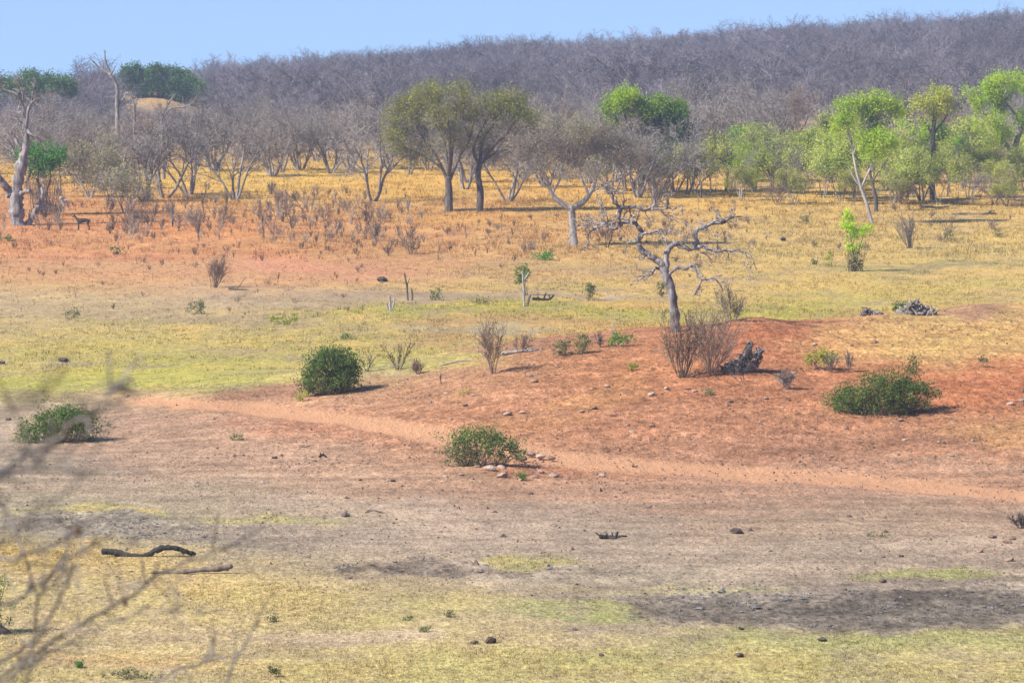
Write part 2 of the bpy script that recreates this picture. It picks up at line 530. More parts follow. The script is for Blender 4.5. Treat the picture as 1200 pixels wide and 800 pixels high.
# patches of the ground: cx, cy, rx, ry (frame pixels through which the patch was surveyed), tilt, colour, strength
PATCHES = [
    # mud and dark clayey ground
    (990, 716, 260, 24, 0.02, (118, 111, 107), .95), (1120, 722, 160, 20, 0.02, (106, 100, 96), .85), (170, 622, 175, 17, 0.02, (142, 135, 128), .85),
    (560, 662, 150, 9, 0.02, (138, 126, 120), .8), (470, 664, 40, 5, 0, (120, 110, 104), .6), (720, 672, 120, 10, 0.0, (160, 152, 138), .6),
    (560, 618, 330, 30, 0.03, (182, 164, 152), .55), (840, 630, 300, 30, 0.02, (183, 166, 152), .6),
    (60, 545, 120, 12, 0, (170, 156, 142), .6), (330, 565, 90, 7, -.05, (170, 152, 134), .5), (700, 735, 40, 4, 0, (165, 152, 140), .5), (430, 740, 80, 7, 0.02, (186, 172, 152), .6), (860, 700, 160, 9, 0, (150, 142, 136), .6),
    # green fringes
    (670, 713, 72, 9, .06, (176, 186, 100), .8), (690, 722, 50, 4, .08, (168, 188, 92), .8), (150, 601, 60, 4, .04, (172, 176, 100), .9), (325, 609, 70, 5, .04, (180, 182, 105), .9),
    (625, 655, 55, 6, .03, (176, 174, 112), .8), (1090, 679, 80, 5, .03, (172, 178, 105), .8), (800, 690, 130, 5, 0, (176, 172, 122), .5), (1000, 752, 240, 8, .02, (184, 186, 112), .8),
    (60, 600, 60, 5, 0, (178, 172, 125), .6),
    # yellow and straw grass in front
    (130, 668, 190, 22, .04, (216, 188, 104), .7), (60, 655, 90, 12, .0, (220, 188, 100), .6), (330, 692, 140, 12, .05, (214, 188, 108), .7), (480, 705, 120, 14, 0, (206, 188, 118), .6),
    (250, 735, 200, 9, 0, (198, 178, 146), .6), (200, 768, 210, 9, 0, (218, 176, 102), .6), (560, 772, 260, 14, 0, (212, 186, 112), .7), (950, 780, 260, 14, 0, (214, 188, 108), .7),
    (420, 735, 90, 8, .02, (190, 172, 150), .6), (690, 748, 100, 6, 0, (190, 174, 142), .6), (1150, 770, 110, 8, 0, (200, 186, 138), .7), (760, 762, 120, 8, 0, (192, 186, 118), .6),
    # beige and pink of the bare flat
    (260, 525, 170, 30, .03, (190, 152, 130), .6), (450, 560, 140, 16, 0, (192, 158, 136), .6), (150, 575, 200, 10, .02, (190, 172, 152), .6), (480, 590, 120, 10, .1, (190, 170, 155), .6),
    (690, 570, 140, 14, 0, (194, 150, 126), .5), (660, 545, 60, 10, 0, (208, 135, 98), .8), (760, 552, 60, 8, 0, (206, 140, 105), .6), (400, 500, 90, 14, .05, (196, 132, 102), .7),
    (1000, 610, 200, 18, 0, (184, 158, 136), .5), (1160, 540, 120, 10, 0, (182, 148, 126), .6),
    # red bank
    (760, 430, 140, 26, -.06, (206, 136, 94), .6), (700, 470, 90, 16, -.3, (214, 152, 96), .5), (870, 405, 70, 22, 0, (200, 118, 82), .9), (900, 455, 150, 24, 0, (208, 134, 96), .6),
    (1110, 450, 110, 24, 0, (212, 124, 80), .7), (1060, 397, 130, 18, -.05, (226, 168, 106), .8), (1150, 405, 90, 26, 0, (226, 172, 108), .7), (1170, 430, 60, 14, 0, (216, 128, 88), .6),
    (550, 455, 110, 18, 0, (192, 136, 104), .6), (860, 500, 200, 12, 0, (202, 136, 102), .6), (1140, 360, 44, 13, 0, (178, 136, 110), .9), (1180, 500, 80, 12, 0, (218, 160, 100), .5),
    (640, 480, 40, 10, 0, (202, 140, 108), .6), (990, 520, 200, 10, 0, (186, 130, 102), .6), (320, 462, 70, 10, -.05, (196, 140, 112), .7),
    # sandy shoreline of the plain
    (330, 442, 150, 7, -.05, (214, 188, 142), .8), (120, 438, 150, 3, .0, (196, 182, 142), .5), (70, 428, 90, 4, .0, (196, 176, 150), .8),
    # the green plain
    (120, 452, 200, 12, -.02, (196, 196, 92), .8), (60, 440, 70, 4, 0, (206, 190, 108), .6), (190, 435, 110, 10, -.03, (204, 200, 92), .8), (420, 425, 160, 10, -.04, (200, 192, 112), .6),
    (560, 362, 180, 8, 0, (172, 182, 84), .8), (700, 366, 110, 8, 0, (184, 184, 90), .8), (560, 385, 90, 4, 0, (186, 176, 148), .8), (600, 346, 260, 4, 0, (186, 164, 140), .8), (860, 372, 110, 13, 0, (184, 190, 84), .8),
    (450, 345, 130, 5, .03, (186, 164, 140), .8), (950, 380, 80, 5, 0, (178, 186, 84), .8), (1080, 355, 140, 8, 0, (205, 194, 102), .6), (740, 342, 30, 4, 0, (196, 178, 158), .9), (300, 352, 120, 7, 0, (186, 164, 138), .7),
    (120, 365, 150, 8, 0, (188, 168, 138), .6), (250, 370, 120, 6, 0, (180, 160, 136), .6), (1080, 313, 140, 3, 0, (168, 160, 110), .8), (720, 315, 100, 5, 0, (200, 172, 130), .6), (990, 340, 200, 8, 0, (216, 192, 112), .6),
    # red field
    (40, 275, 90, 14, 0, (222, 154, 116), .8), (170, 285, 130, 12, .05, (220, 156, 116), .8), (330, 312, 66, 9, 0, (230, 158, 124), .9), (60, 300, 60, 6, 0, (222, 158, 122), .6), (440, 320, 70, 9, 0, (222, 158, 120), .8),
    (230, 268, 90, 7, 0, (222, 150, 104), .7), (500, 275, 60, 7, 0, (214, 152, 112), .6), (480, 300, 100, 7, 0, (214, 164, 118), .6), (150, 310, 150, 8, 0, (218, 172, 126), .7), (400, 285, 90, 8, 0, (212, 158, 112), .6),
    (590, 255, 140, 4, 0, (222, 160, 95), .7), (690, 275, 90, 6, 0, (218, 160, 108), .6),
    # golden grass before the wood
    (300, 212, 130, 13, .02, (236, 190, 96), .9), (640, 215, 160, 10, .0, (238, 184, 88), .9), (480, 222, 80, 10, 0, (234, 184, 90), .8), (900, 228, 150, 8, 0, (230, 190, 105), .7), (1120, 210, 80, 10, 0, (226, 175, 105), .7), (760, 240, 120, 9, 0, (230, 184, 100), .7),
    (100, 205, 60, 10, 0, (232, 186, 96), .7),
    # bare slopes seen through the wood
    (190, 108, 42, 14, 0, (232, 182, 122), 1.0), (826, 142, 34, 12, 0, (214, 168, 134), .9), (1032, 110, 22, 10, 0, (216, 166, 136), .9), (1100, 135, 70, 10, 0, (205, 160, 130), .5), (960, 155, 90, 10, 0, (200, 168, 135), .5),
]
TRACK = [(120, 470), (180, 471), (250, 475), (330, 482), (450, 497), (560, 519), (640, 534), (700, 541), (850, 554), (1000, 563), (1200, 580), (1420, 600)]
TRACK_W = [5, 6, 7, 8, 10, 12, 11, 10, 9, 9, 9, 10]


def ground_color(px, py, x, y):
    """albedo layout of the ground, display colours"""
    w1 = (fbm(x / 9, y / 22, 20, 4) - .5)
    w2 = (fbm(x / 7 + 40, y / 30, 25, 4) - .5)
    w3 = fbm(x / 1.3, y / 2.6, 15, 3) - .5
    w4 = fbm(x / 1.5 + 9, y / 2.2, 18, 3) - .5
    pk = np.clip((py - 60) / 300, .2, 1.6)
    qx = px + w1 * 110 + w3 * 50 * pk
    qy = py + w2 * 22 * pk + w4 * 12 * pk
    keys = sorted(PROFILES)
    cols = []
    for k in keys:
        a = np.array(PROFILES[k], float)
        cols.append(np.stack([np.interp(qy, a[:, 0], a[:, c]) for c in (1, 2, 3)], -1))
    cols = np.stack(cols)
    t = np.clip(qx / 300, 0, 3.999)
    i = t.astype(int)
    f = (t - i)[..., None]
    ix = np.arange(len(px))
    C = cols[i, ix] * (1 - f) + cols[i + 1, ix] * f
    # anything behind the crest of the bank belongs to the plain, whatever it hides behind
    yc = 197 + 10 * sstep(850, 1250, px)
    behind = sstep(5.5, 9.0, y - yc - 9.0 * np.exp(-((px - 890) / 75) ** 2)) * sstep(330, 300, y) * 1.0
    plain = np.array([192, 186, 102.])
    m = (behind * sstep(330, 450, py))[..., None]
    C = C * (1 - m) + plain * m
    cz = (sstep(-16, -9, y - yc) * (1 - m[..., 0]) * sstep(430, 520, px) * sstep(300, 230, y))[..., None]
    kp = [430, 600, 780, 930, 1000, 1060, 1200]
    cc = np.stack([np.interp(qx, kp, v) for v in ((192, 196, 202, 203, 216, 224, 224), (150, 142, 132, 130, 154, 170, 172), (118, 108, 95, 92, 103, 112, 114))], -1)
    C = C * (1 - cz) + cc * cz
    for (cx, cy, rx, ry, tl, c, s) in PATCHES:
        sel = (np.abs(qx - cx) < rx * 1.7 + 5) & (np.abs(qy - cy) < ry * 1.7 + abs(tl) * rx * 1.5 + 4)
        if not sel.any():
            continue
        u = (qx[sel] - cx) / rx
        v = (qy[sel] - cy - tl * (qx[sel] - cx)) / ry
        d = np.sqrt(u * u + v * v)
        wgt = (sstep(1.5, .55, d) * s)[:, None]
        if cy < 388 and cy > 330 and not (cx == 1140):
            wgt = wgt * sstep(209, 218, y[sel])[:, None]
        if cy < 440 and cy > 388 and cx > 480:
            wgt = wgt * (1 - m[sel])
        C[sel] = C[sel] * (1 - wgt) + np.array(c, float) * wgt
    # vehicle and game track worn into the soil
    tp = np.array(TRACK, float)
    ty = np.interp(px, tp[:, 0], tp[:, 1])
    tw = np.interp(px, tp[:, 0], TRACK_W)
    d = np.abs(py + w2 * 6 + w4 * 7 - ty) / tw
    wgt = (sstep(1.2, .55, d) * sstep(110, 200, px) * (1 - behind))[..., None]
    tc = np.array([229, 168, 131.])
    C = C * (1 - wgt) + tc * wgt
    track = wgt[..., 0]
    return C, track


def make_ground():
    Y = [-12.]
    while Y[-1] < 90:
        Y.append(Y[-1] + (2.5 if Y[-1] < 80 else 1.2))
    while Y[-1] < 215:
        Y.append(Y[-1] * 1.0020)
    while Y[-1] < 520:
        Y.append(Y[-1] * 1.0035)
    while Y[-1] < 1640:
        Y.append(Y[-1] * 1.010)
    Y = np.array(Y)
    a = np.arange(-.150, .1501, .00048)
    side = [.156, .166, .18, .2, .23, .27, .32, .38]
    T = np.concatenate([-np.array(side[::-1]), a, side])
    yy = np.maximum(Y, 45)[:, None]
    X = T[None] * yy
    YY = np.broadcast_to(Y[:, None], X.shape)
    x, y = X.ravel(), YY.ravel().copy()
    z = H(x, y)
    px, py = project(x, y, z)
    C, track = ground_color(px, py, x, y)
    # sward, mud and stones follow the soil: what grows where
    Rr, G, B = C.T
    grass = np.clip((G - B - 30) / 38, 0, 1) * np.clip((62 - (Rr - G)) / 22, 0, 1)
    lum = C.mean(1)
    mud = np.clip((163 - lum) / 28, 0, 1) * (Rr - B < 40) * (y < 330)
    red = np.clip((Rr - G - 38) / 22, 0, 1) * (y < 330)
    # mottling at the size of tussocks, worn spots and puddle crusts
    n1 = fbm(x / 3.1, y / 5.5, 30, 4) - .5
    n2 = fbm(x / .9, y / 1.8, 35, 3) - .5
    n3 = fbm(x / 14, y / 25, 41, 3) - .5
    far = sstep(60, 300, py)
    gm = np.clip(grass * (n1 * 2.6 + n2 * 1.6), -1, 1)[:, None]
    C = C + np.where(gm > 0, gm * (np.array([214, 186, 108.]) - C), -gm * (np.array([186, 172, 142.]) - C)) * .75
    g2 = np.clip(grass * (n3 * 3 + n2 * 1.2) * far * (y < 330), 0, 1)[:, None]
    C = C + g2 * (np.array([166, 178, 92.]) - C) * .55
    C = C * (1 + ((n1 * .22 + n2 * .26 + n3 * .12) * (.55 + mud * .9 + .2 * (1 - grass) - .35 * red) * (1 - .7 * track))[:, None])
    streak = fbm(x / 5.5, y / 1.1, 50, 3) - .5
    bare = (1 - grass) * (1 - track) * (y < 235)
    C = C * (1 - (np.clip(streak * 1.0, -.15, .25) * bare * .3)[:, None])
    lumv = C.mean(1, keepdims=True)
    sat = (.84 - .20 * grass * (y < 160) - .04 * red)[:, None]
    C = lumv + (C - lumv) * sat
    C = C * np.array([1.02, .995, .965])
    flat = ((1 - grass) * (1 - red) * sstep(172, 160, y))[:, None]
    C = C * (1 + flat * np.array([.015, -.004, -.012]))
    near = (grass * (y < 160))[:, None]
    C = C * (1 + near * np.array([.06, .025, .06]))
    field = (sstep(330, 350, y) * sstep(430, 400, y) * (1 - grass))[:, None]
    C = C * (1 + field * np.array([0, .025, -.05]))
    pl = (grass * sstep(205, 225, y) * sstep(340, 300, y))[:, None]
    C = C * (1 + pl * np.array([.035, 0, .03]))
    mid = (sstep(212, 235, y) * sstep(520, 440, y))[:, None]
    C = C * (1 + mid * np.array([.03, .012, .0]))
    gold = np.clip(grass * sstep(380, 430, y) * sstep(640, 560, y), 0, 1)[:, None]
    C = C * (1 + gold * np.array([.045, .04, .0]))
    C = np.clip(C, 20, 250)
    alb = lin(C) / (2 ** EXPO * ALB_DIV) * np.array([1.0, 1.0, .9])
    # hollows and clods of the dried mud, loose lumps of the red soil
    z = z + mud * (fbm(x / .55, y / .8, 55, 2) - .5) * .16 + red * (n2 * .10) - track * .07 + grass * n2 * .05
    nv = len(x)
    nr, nc = X.shape
    me = bpy.data.meshes.new('ground')
    me.vertices.add(nv)
    me.vertices.foreach_set('co', np.stack([x, y, z], -1).astype(np.float32).ravel())
    i = np.arange(nr - 1)[:, None] * nc
    j = np.arange(nc - 1)[None]
    q = np.stack([i + j, i + j + 1, i + nc + j + 1, i + nc + j], -1).reshape(-1, 4).astype(np.int32)
    me.loops.add(q.size)
    me.loops.foreach_set('vertex_index', q.ravel())
    me.polygons.add(len(q))
    me.polygons.foreach_set('loop_start', (np.arange(len(q)) * 4).astype(np.int32))
    me.polygons.foreach_set('loop_total', np.full(len(q), 4, np.int32))
    me.polygons.foreach_set('use_smooth', np.ones(len(q), bool))
    me.update(calc_edges=True)
    ca = me.attributes.new('soil', 'FLOAT_COLOR', 'POINT')
    ca.data.foreach_set('color', np.concatenate([alb, np.ones((nv, 1))], 1).astype(np.float32).ravel())
    cb = me.attributes.new('cover', 'FLOAT_COLOR', 'POINT')
    cb.data.foreach_set('color', np.stack([grass, mud, red, track], -1).astype(np.float32).ravel())
    o = bpy.data.objects.new('ground', me)
    COL.objects.link(o)
    tag(o, 'dry ground of red soil, grey mud and straw coloured grass', kind='structure')
    m, nt, b = new_mat('ground')
    soil = N(nt, 'ShaderNodeAttribute', attribute_name='soil')
    cov = N(nt, 'ShaderNodeAttribute', attribute_name='cover')
    sep = N(nt, 'ShaderNodeSeparateColor')
    nt.links.new(cov.outputs['Color'], sep.inputs[0])
    tc = N(nt, 'ShaderNodeTexCoord')
    mp = N(nt, 'ShaderNodeMapping')
    mp.inputs['Scale'].default_value = (1, .5, 1)
    nt.links.new(tc.outputs['Object'], mp.inputs[0])
    vec = mp.outputs[0]
    nA = noise(nt, 2.2, 4, vec, .7)
    nB = noise(nt, 7.0, 3, vec, .7)
    base = soil.outputs['Color']
    fa = maprange(nt, nA, .3, .7, .68, 1.30)
    fb = maprange(nt, nB, .3, .7, .62, 1.36)
    mul = N(nt, 'ShaderNodeMath', operation='MULTIPLY')
    nt.links.new(fa, mul.inputs[0])
    nt.links.new(fb, mul.inputs[1])
    vm = N(nt, 'ShaderNodeVectorMath', operation='SCALE')
    nt.links.new(base, vm.inputs[0])
    nt.links.new(mul.outputs[0], vm.inputs[3])
    col = vm.outputs[0]
    # grass: darker gaps and greener or paler stems
    nC = noise(nt, 4.0, 4, vec, .8)
    gcol = ramp(nt, nC, [(.32, (.42, .42, .34)), (.47, (1, 1, 1)), (.58, (1.08, 1.05, .94)), (.7, (1.45, 1.38, 1.3))])
    gm = mixc(nt, col, gcol, 1.0, 'MULTIPLY')
    col = mixc(nt, col, gm, sep.outputs[0])
    # mud: dark cracked clods
    vor = N(nt, 'ShaderNodeTexVoronoi')
    vor.inputs['Scale'].default_value = 3.2
    nt.links.new(vec, vor.inputs['Vector'])
    mcol = ramp(nt, vor.outputs['Distance'], [(.05, (.45, .44, .44)), (.35, (1, 1, 1)), (.7, (1.25, 1.25, 1.25))])
    mm = mixc(nt, col, mcol, 1.0, 'MULTIPLY')
    col = mixc(nt, col, mm, sep.outputs[1])
    # red bank: stony grains, pale and dark
    vor2 = N(nt, 'ShaderNodeTexVoronoi')
    vor2.inputs['Scale'].default_value = 5.0
    nt.links.new(vec, vor2.inputs['Vector'])
    rr = N(nt, 'ShaderNodeSeparateColor')
    nt.links.new(vor2.outputs['Color'], rr.inputs[0])
    rcol = ramp(nt, rr.outputs[0], [(.0, (.62, .58, .56)), (.25, (.95, .95, .95)), (.75, (1.02, 1.02, 1.0)), (.95, (1.25, 1.32, 1.4))])
    rm = mixc(nt, col, rcol, 1.0, 'MULTIPLY')
    half = N(nt, 'ShaderNodeMath', operation='MULTIPLY')
    half.inputs[1].default_value = .8
    nt.links.new(sep.outputs[2], half.inputs[0])
    col = mixc(nt, col, rm, half.outputs[0])
    half2 = N(nt, 'ShaderNodeMath', operation='MULTIPLY')
    half2.inputs[1].default_value = .88
    nt.links.new(cov.outputs['Alpha'], half2.inputs[0])
    col = mixc(nt, col, base, half2.outputs[0])
    nt.links.new(col, b.inputs['Base Color'])
    b.inputs['Roughness'].default_value = 1.0
    b.inputs['Specular IOR Level'].default_value = .05
    bp = N(nt, 'ShaderNodeBump')
    bp.inputs['Strength'].default_value = .7
    bp.inputs['Distance'].default_value = .12
    ad = N(nt, 'ShaderNodeMath', operation='ADD')
    nt.links.new(nA, ad.inputs[0])
    nt.links.new(nB, ad.inputs[1])
    nt.links.new(ad.outputs[0], bp.inputs['Height'])
    nt.links.new(bp.outputs[0], b.inputs['Normal'])
    me.materials.append(m)
    return o


ALB_DIV = 0.85
make_ground()

# ------------------------------------------------------------------ light, sky, camera, air
SUN_EL = R(43)
SHADOW = np.array([1.0, 0.50])                   # where shadows fall on the ground
sd = np.array([-SHADOW[0], -SHADOW[1]])
sd = sd / np.linalg.norm(sd)
to_sun = Vector((sd[0] * math.cos(SUN_EL), sd[1] * math.cos(SUN_EL), math.sin(SUN_EL)))
sun = bpy.data.lights.new('sun', 'SUN')
sun.energy = 4.4
sun.angle = R(0.53)
sun.color = (1.0, .945, .86)
so = bpy.data.objects.new('sun', sun)
COL.objects.link(so)
so.rotation_euler = to_sun.to_track_quat('Z', 'Y').to_euler()
so.location = (-60, -40, 90)

w = bpy.data.worlds.new('World')
SC.world = w
w.use_nodes = True
nt = w.node_tree
bg = nt.nodes['Background']
sky = N(nt, 'ShaderNodeTexSky', sky_type='NISHITA')
sky.sun_disc = False
sky.sun_elevation = SUN_EL
sky.sun_rotation = math.atan2(to_sun.x, to_sun.y)
sky.altitude = 900
sky.air_density = 1.0
sky.dust_density = 0.3
sky.ozone_density = 2.5
tc = N(nt, 'ShaderNodeTexCoord')
va = N(nt, 'ShaderNodeVectorMath', operation='ADD')
va.inputs[1].default_value = (0, 0, .16)
nt.links.new(tc.outputs['Generated'], va.inputs[0])
vn = N(nt, 'ShaderNodeVectorMath', operation='NORMALIZE')
nt.links.new(va.outputs[0], vn.inputs[0])
nt.links.new(vn.outputs[0], sky.inputs[0])
tint = mixc(nt, sky.outputs[0], (.96, 1.0, 1.09), 1.0, 'MULTIPLY')
nt.links.new(tint, bg.inputs[0])
bg.inputs[1].default_value = SKY_STRENGTH if 'SKY_STRENGTH' in globals() else 0.086

cam = bpy.data.cameras.new('camera')
cam.sensor_width = 36
cam.sensor_fit = 'HORIZONTAL'
cam.lens = 36 * FPX / 1200
cam.clip_start = .5
cam.clip_end = 4000
cam.dof.use_dof = True
cam.dof.focus_distance = 230
cam.dof.aperture_fstop = 11.0
co = bpy.data.objects.new('camera', cam)
COL.objects.link(co)
co.location = (0, 0, CAM_Z)
co.rotation_euler = (PI / 2 - PITCH, 0, 0)
SC.camera = co

HAZE = 0.00019
x0, x1, y0, y1, z0, z1 = -640, 640, -14, 1660, -16, 46
g = Geo()
V = [(x, y, z) for x in (x0, x1) for y in (y0, y1) for z in (z0, z1)]
g.add(V, [(0, 1, 3, 2), (4, 6, 7, 5), (0, 4, 5, 1), (2, 3, 7, 6), (0, 2, 6, 4), (1, 5, 7, 3)])
hm = bpy.data.materials.new('haze')
hm.use_nodes = True
hn = hm.node_tree
hn.nodes.remove(hn.nodes['Principled BSDF'])
pv = N(hn, 'ShaderNodeVolumePrincipled')
pv.inputs['Color'].default_value = (.66, .75, 1.0, 1)
pv.inputs['Density'].default_value = HAZE
pv.inputs['Anisotropy'].default_value = 0.0
hn.links.new(pv.outputs[0], hn.nodes['Material Output'].inputs['Volume'])
tag(g.build('haze', hm), 'thin blue haze of dry air over the plain', kind='stuff')

vs = SC.view_settings
vs.view_transform = 'Standard'
vs.look = 'None'
vs.exposure = EXPO
vs.gamma = 1
SC.cycles.max_bounces = 6
SC.cycles.diffuse_bounces = 2
SC.cycles.transmission_bounces = 3
SC.cycles.volume_bounces = 0

SC.cycles.use_denoising = True
SC.cycles.denoiser = 'OPENIMAGEDENOISE'
SC.cycles.denoising_input_passes = 'RGB_ALBEDO_NORMAL'
SC.cycles.denoising_prefilter = 'ACCURATE'
# ------------------------------------------------------------------ bare trees of the wood
CFG_VASE = dict(nseg=[5, 4, 3, 3, 2], kids=[4.6, 5.5, 5.5, 3.4], start=[.35, .2, .15, .15], ang=[.66, .75, .8, .85], lr=[.62, .55, .5, .5],
                wig=[.13, .16, .2, .25, .25], trop=[.02, .05, .03, .02, .02], taper=.42, rr=.58, rmin=.0095)
CFG_FAR = dict(nseg=[3, 3, 2, 2], kids=[6, 7, 6], start=[.3, .15, .1], ang=[.8, .85, .95], lr=[.58, .48, .42],
               wig=[.14, .18, .22, .25], trop=[.02, .04, .02, .02], taper=.42, rr=.55, rmin=.013)
CFG_POLE = dict(nseg=[6, 4, 3, 2], kids=[9, 5, 3.5], start=[.3, .15, .1], ang=[.6, .65, .75], lr=[.36, .5, .5],
                wig=[.07, .15, .2, .25], trop=[.05, .06, .04, .03], taper=.35, rr=.5, rmin=.008)


def bare_tree(name, seed, height, nstem, spread, r0, cfg, split=2, mats=('bark_grey', 'twig_grey'), leaf=None, nleaf=0, lsize=.12, lrad=.25, low=0.0):
    """a leafless tree about HEIGHT high; the root is an Empty at its foot"""
    rnd = random.Random(seed)
    root = empty(name)
    out = []
    for s in range(nstem):
        a = 2 * PI * (s + rnd.random() * .8) / nstem
        sp = spread * rnd.uniform(.5, 1.2)
        d = nrm((math.cos(a) * sp, math.sin(a) * sp, 1))
        L = height * rnd.uniform(.5, .68)
        q = (math.cos(a) * r0 * .9 * (nstem > 1), math.sin(a) * r0 * .9 * (nstem > 1), -.15)
        grow(out, rnd, q, d, L, r0 * rnd.uniform(.7, 1.1), 0, cfg)
    zs = max(p[2] for o in out for p in o[1])
    k = height / zs
    out = [(l, [(p[0] * k, p[1] * k, p[2] * k) for p in pts], rad) for l, pts, rad in out]
    t, c = Geo(), Geo()
    tips = emit(out, t, c, split)
    mlist = [M[mats[1]]]
    if leaf and len(tips):
        mlist.append(M[leaf])
        rg = np.random.default_rng(seed)
        tt = tips[tips[:, 2] > low * height]
        C = tt[rg.integers(0, len(tt), nleaf)] + rg.standard_normal((nleaf, 3)) * lrad
        c.leaves(C, lsize, 1, rng=rg)
    t.build('trunk', M[mats[0]], root)
    c.build('crown', mlist, root)
    return root


def place(o, px, py, rz=None, scale=1.0, ymin=100, sink=.05):
    p = P(px, py, ymin)
    o.location = (p[0], p[1], p[2] - sink)
    if rz is not None:
        o.rotation_euler = (0, 0, rz)
    o.scale = (scale,) * 3 if isinstance(scale, (int, float)) else scale
    return o


def height_px(h, py_base, px=600):
    """metres -> frame pixels high at the ground point seen at the pixel"""
    return h / mpp(P(px, py_base)[1])


# ---- prototypes of the near wood (each first placed in the wood itself, then copied)
G_BARE = 'leafless grey trees of the wood behind the golden grass'
L_BARE = ['many stemmed leafless grey tree with a wide vase of twigs behind the golden grass',
          'slim leafless grey tree with few upright stems behind the golden grass',
          'leafless brownish tree with a low twiggy crown behind the golden grass']
protos = []
for k in range(5):
    protos.append((bare_tree('bare_tree', 100 + k, 7.0, 4 + k % 3, .62, .13, CFG_VASE), 0))
for k in range(3):
    protos.append((bare_tree('bare_tree', 120 + k, 7.5, 2, .25, .11, CFG_VASE), 1))
for k in range(2):
    protos.append((bare_tree('bare_tree', 130 + k, 5.5, 6, .8, .085, CFG_VASE, mats=('twig_brown', 'twig_brown')), 2))
used = set()


def put_bare(k, px, py, h, rz, label=None, xyz=None):
    o, kind = protos[k]
    base = 7.0 if kind == 0 else 7.5 if kind == 1 else 5.5
    p = P(px, py) if xyz is None else xyz
    loc = (p[0], p[1], p[2] - .05)
    s = h / base
    if k in used:
        c = copy_tree(o, loc, rz, s)
    else:
        used.add(k)
        o.location, o.rotation_euler, o.scale = loc, (0, 0, rz), (s,) * 3
        c = o
    if label:
        tag(c, label, 'tree')
        if 'group' in c:
            del c['group']
    else:
        tag(c, L_BARE[kind], 'tree', G_BARE)
    return c


# trees one can tell apart along the edge of the golden grass: pixel of the foot, height in pixels
EDGE = [(0, 437, 236, 112, 'pale many stemmed leafless tree left of the big olive green tree'),
        (1, 388, 203, 84, None), (2, 320, 207, 92, None), (3, 275, 234, 104, 'leafless tree with stems fanning out low in front of the golden grass'),
        (4, 222, 228, 112, None), (0, 193, 232, 116, None), (1, 170, 236, 112, 'dark stemmed leafless tree leaning left beside the olive scrub'),
        (5, 330, 202, 96, None), (2, 352, 200, 90, None), (3, 410, 198, 92, None), (4, 95, 215, 92, None), (6, 72, 226, 80, None), 
        (0, 28, 215, 90, None), (5, 480, 205, 84, None), (1, 455, 199, 96, None),
        (2, 250, 200, 100, None), (4, 60, 200, 100, None),
        (3, 595, 236, 96, 'grey leafless tree with three dark bent stems between olive tree and pale forked tree'),
        (0, 545, 222, 84, None), (1, 548, 214, 96, None), (2, 640, 220, 92, None), (4, 690, 215, 96, None), (2, 748, 232, 98, None), (4, 774, 230, 92, None), (3, 716, 228, 92, None), (0, 790, 226, 84, None),
        (0, 735, 224, 100, 'broad grey leafless tree in front of the lime topped green tree'), (3, 765, 218, 92, None), (5, 722, 214, 96, None), (6, 660, 210, 86, None), (1, 615, 210, 100, None),
        (5, 805, 228, 92, None), (6, 822, 232, 76, None), (7, 850, 224, 84, None), (6, 885, 222, 84, None), (5, 905, 226, 64, None), (7, 1040, 222, 60, None), (6, 1128, 222, 70, None),
        (5, 1160, 226, 60, None), (7, 1180, 220, 74, None), (7, 925, 232, 74, None), (5, 1068, 232, 70, None), (7, 1110, 230, 66, None), (6, 1140, 238, 50, None), (5, 868, 232, 60, None), (7, 1000, 232, 56, None), (8, 1060, 240, 40, None), (9, 912, 240, 40, None), (8, 1165, 240, 44, None), (1, 830, 196, 104, None), (4, 860, 188, 100, None), (0, 900, 190, 90, None),
        (0, 822, 165, 88, 'large dark leafless tree above the young green trees, left of the lime green ones'), (3, 870, 160, 74, None), (2, 800, 160, 70, None), (4, 925, 158, 70, None), (1, 1060, 150, 66, None), (0, 980, 130, 52, None), (3, 1140, 128, 56, None), (2, 760, 120, 50, None), (0, 690, 118, 46, None), (4, 480, 122, 44, None), (3, 380, 126, 44, None), (2, 570, 112, 42, None), (1, 1100, 105, 46, None), (0, 880, 112, 44, None)]
for i, (k, px, py, hp, lab) in enumerate(EDGE):
    Y = P(px, py)[1]
    put_bare(k, px, py, hp * mpp(Y), i * 2.1, lab)

# the bare wood behind the edge, thinning into the far wood
rw = random.Random(5)
taken = []
n_wood = 0
while n_wood < 150:
    Y = 470 + 190 * rw.random() ** .9
    px = rw.uniform(-90, 1290)
    x = (px - 600) / FPX * Y
    _, py = project(x, Y, float(H(x, Y)))
    if Y < 520 and (px > 780 or rw.random() < .5 or 240 < px < 470):
        continue
    if px > 800 and rw.random() < .45:
        continue
    if any((x - a) ** 2 + (Y - b) ** 2 / 6 < 4.2 for a, b in taken):
        continue
    taken.append((x, Y))
    z_ = float(H(x, Y))
    kind = rw.choice([0, 1, 2, 3, 4, 0, 1, 2, 3, 4, 5, 6, 7, 8, 9])
    put_bare(kind, 0, 0, min(rw.uniform(5.2, 8.2), 99 if not 118 < px < 265 else max(3.0, CAM_Z - .0112 * Y - z_)), rw.uniform(0, 6.28), None, (x, Y, z_))
    n_wood += 1

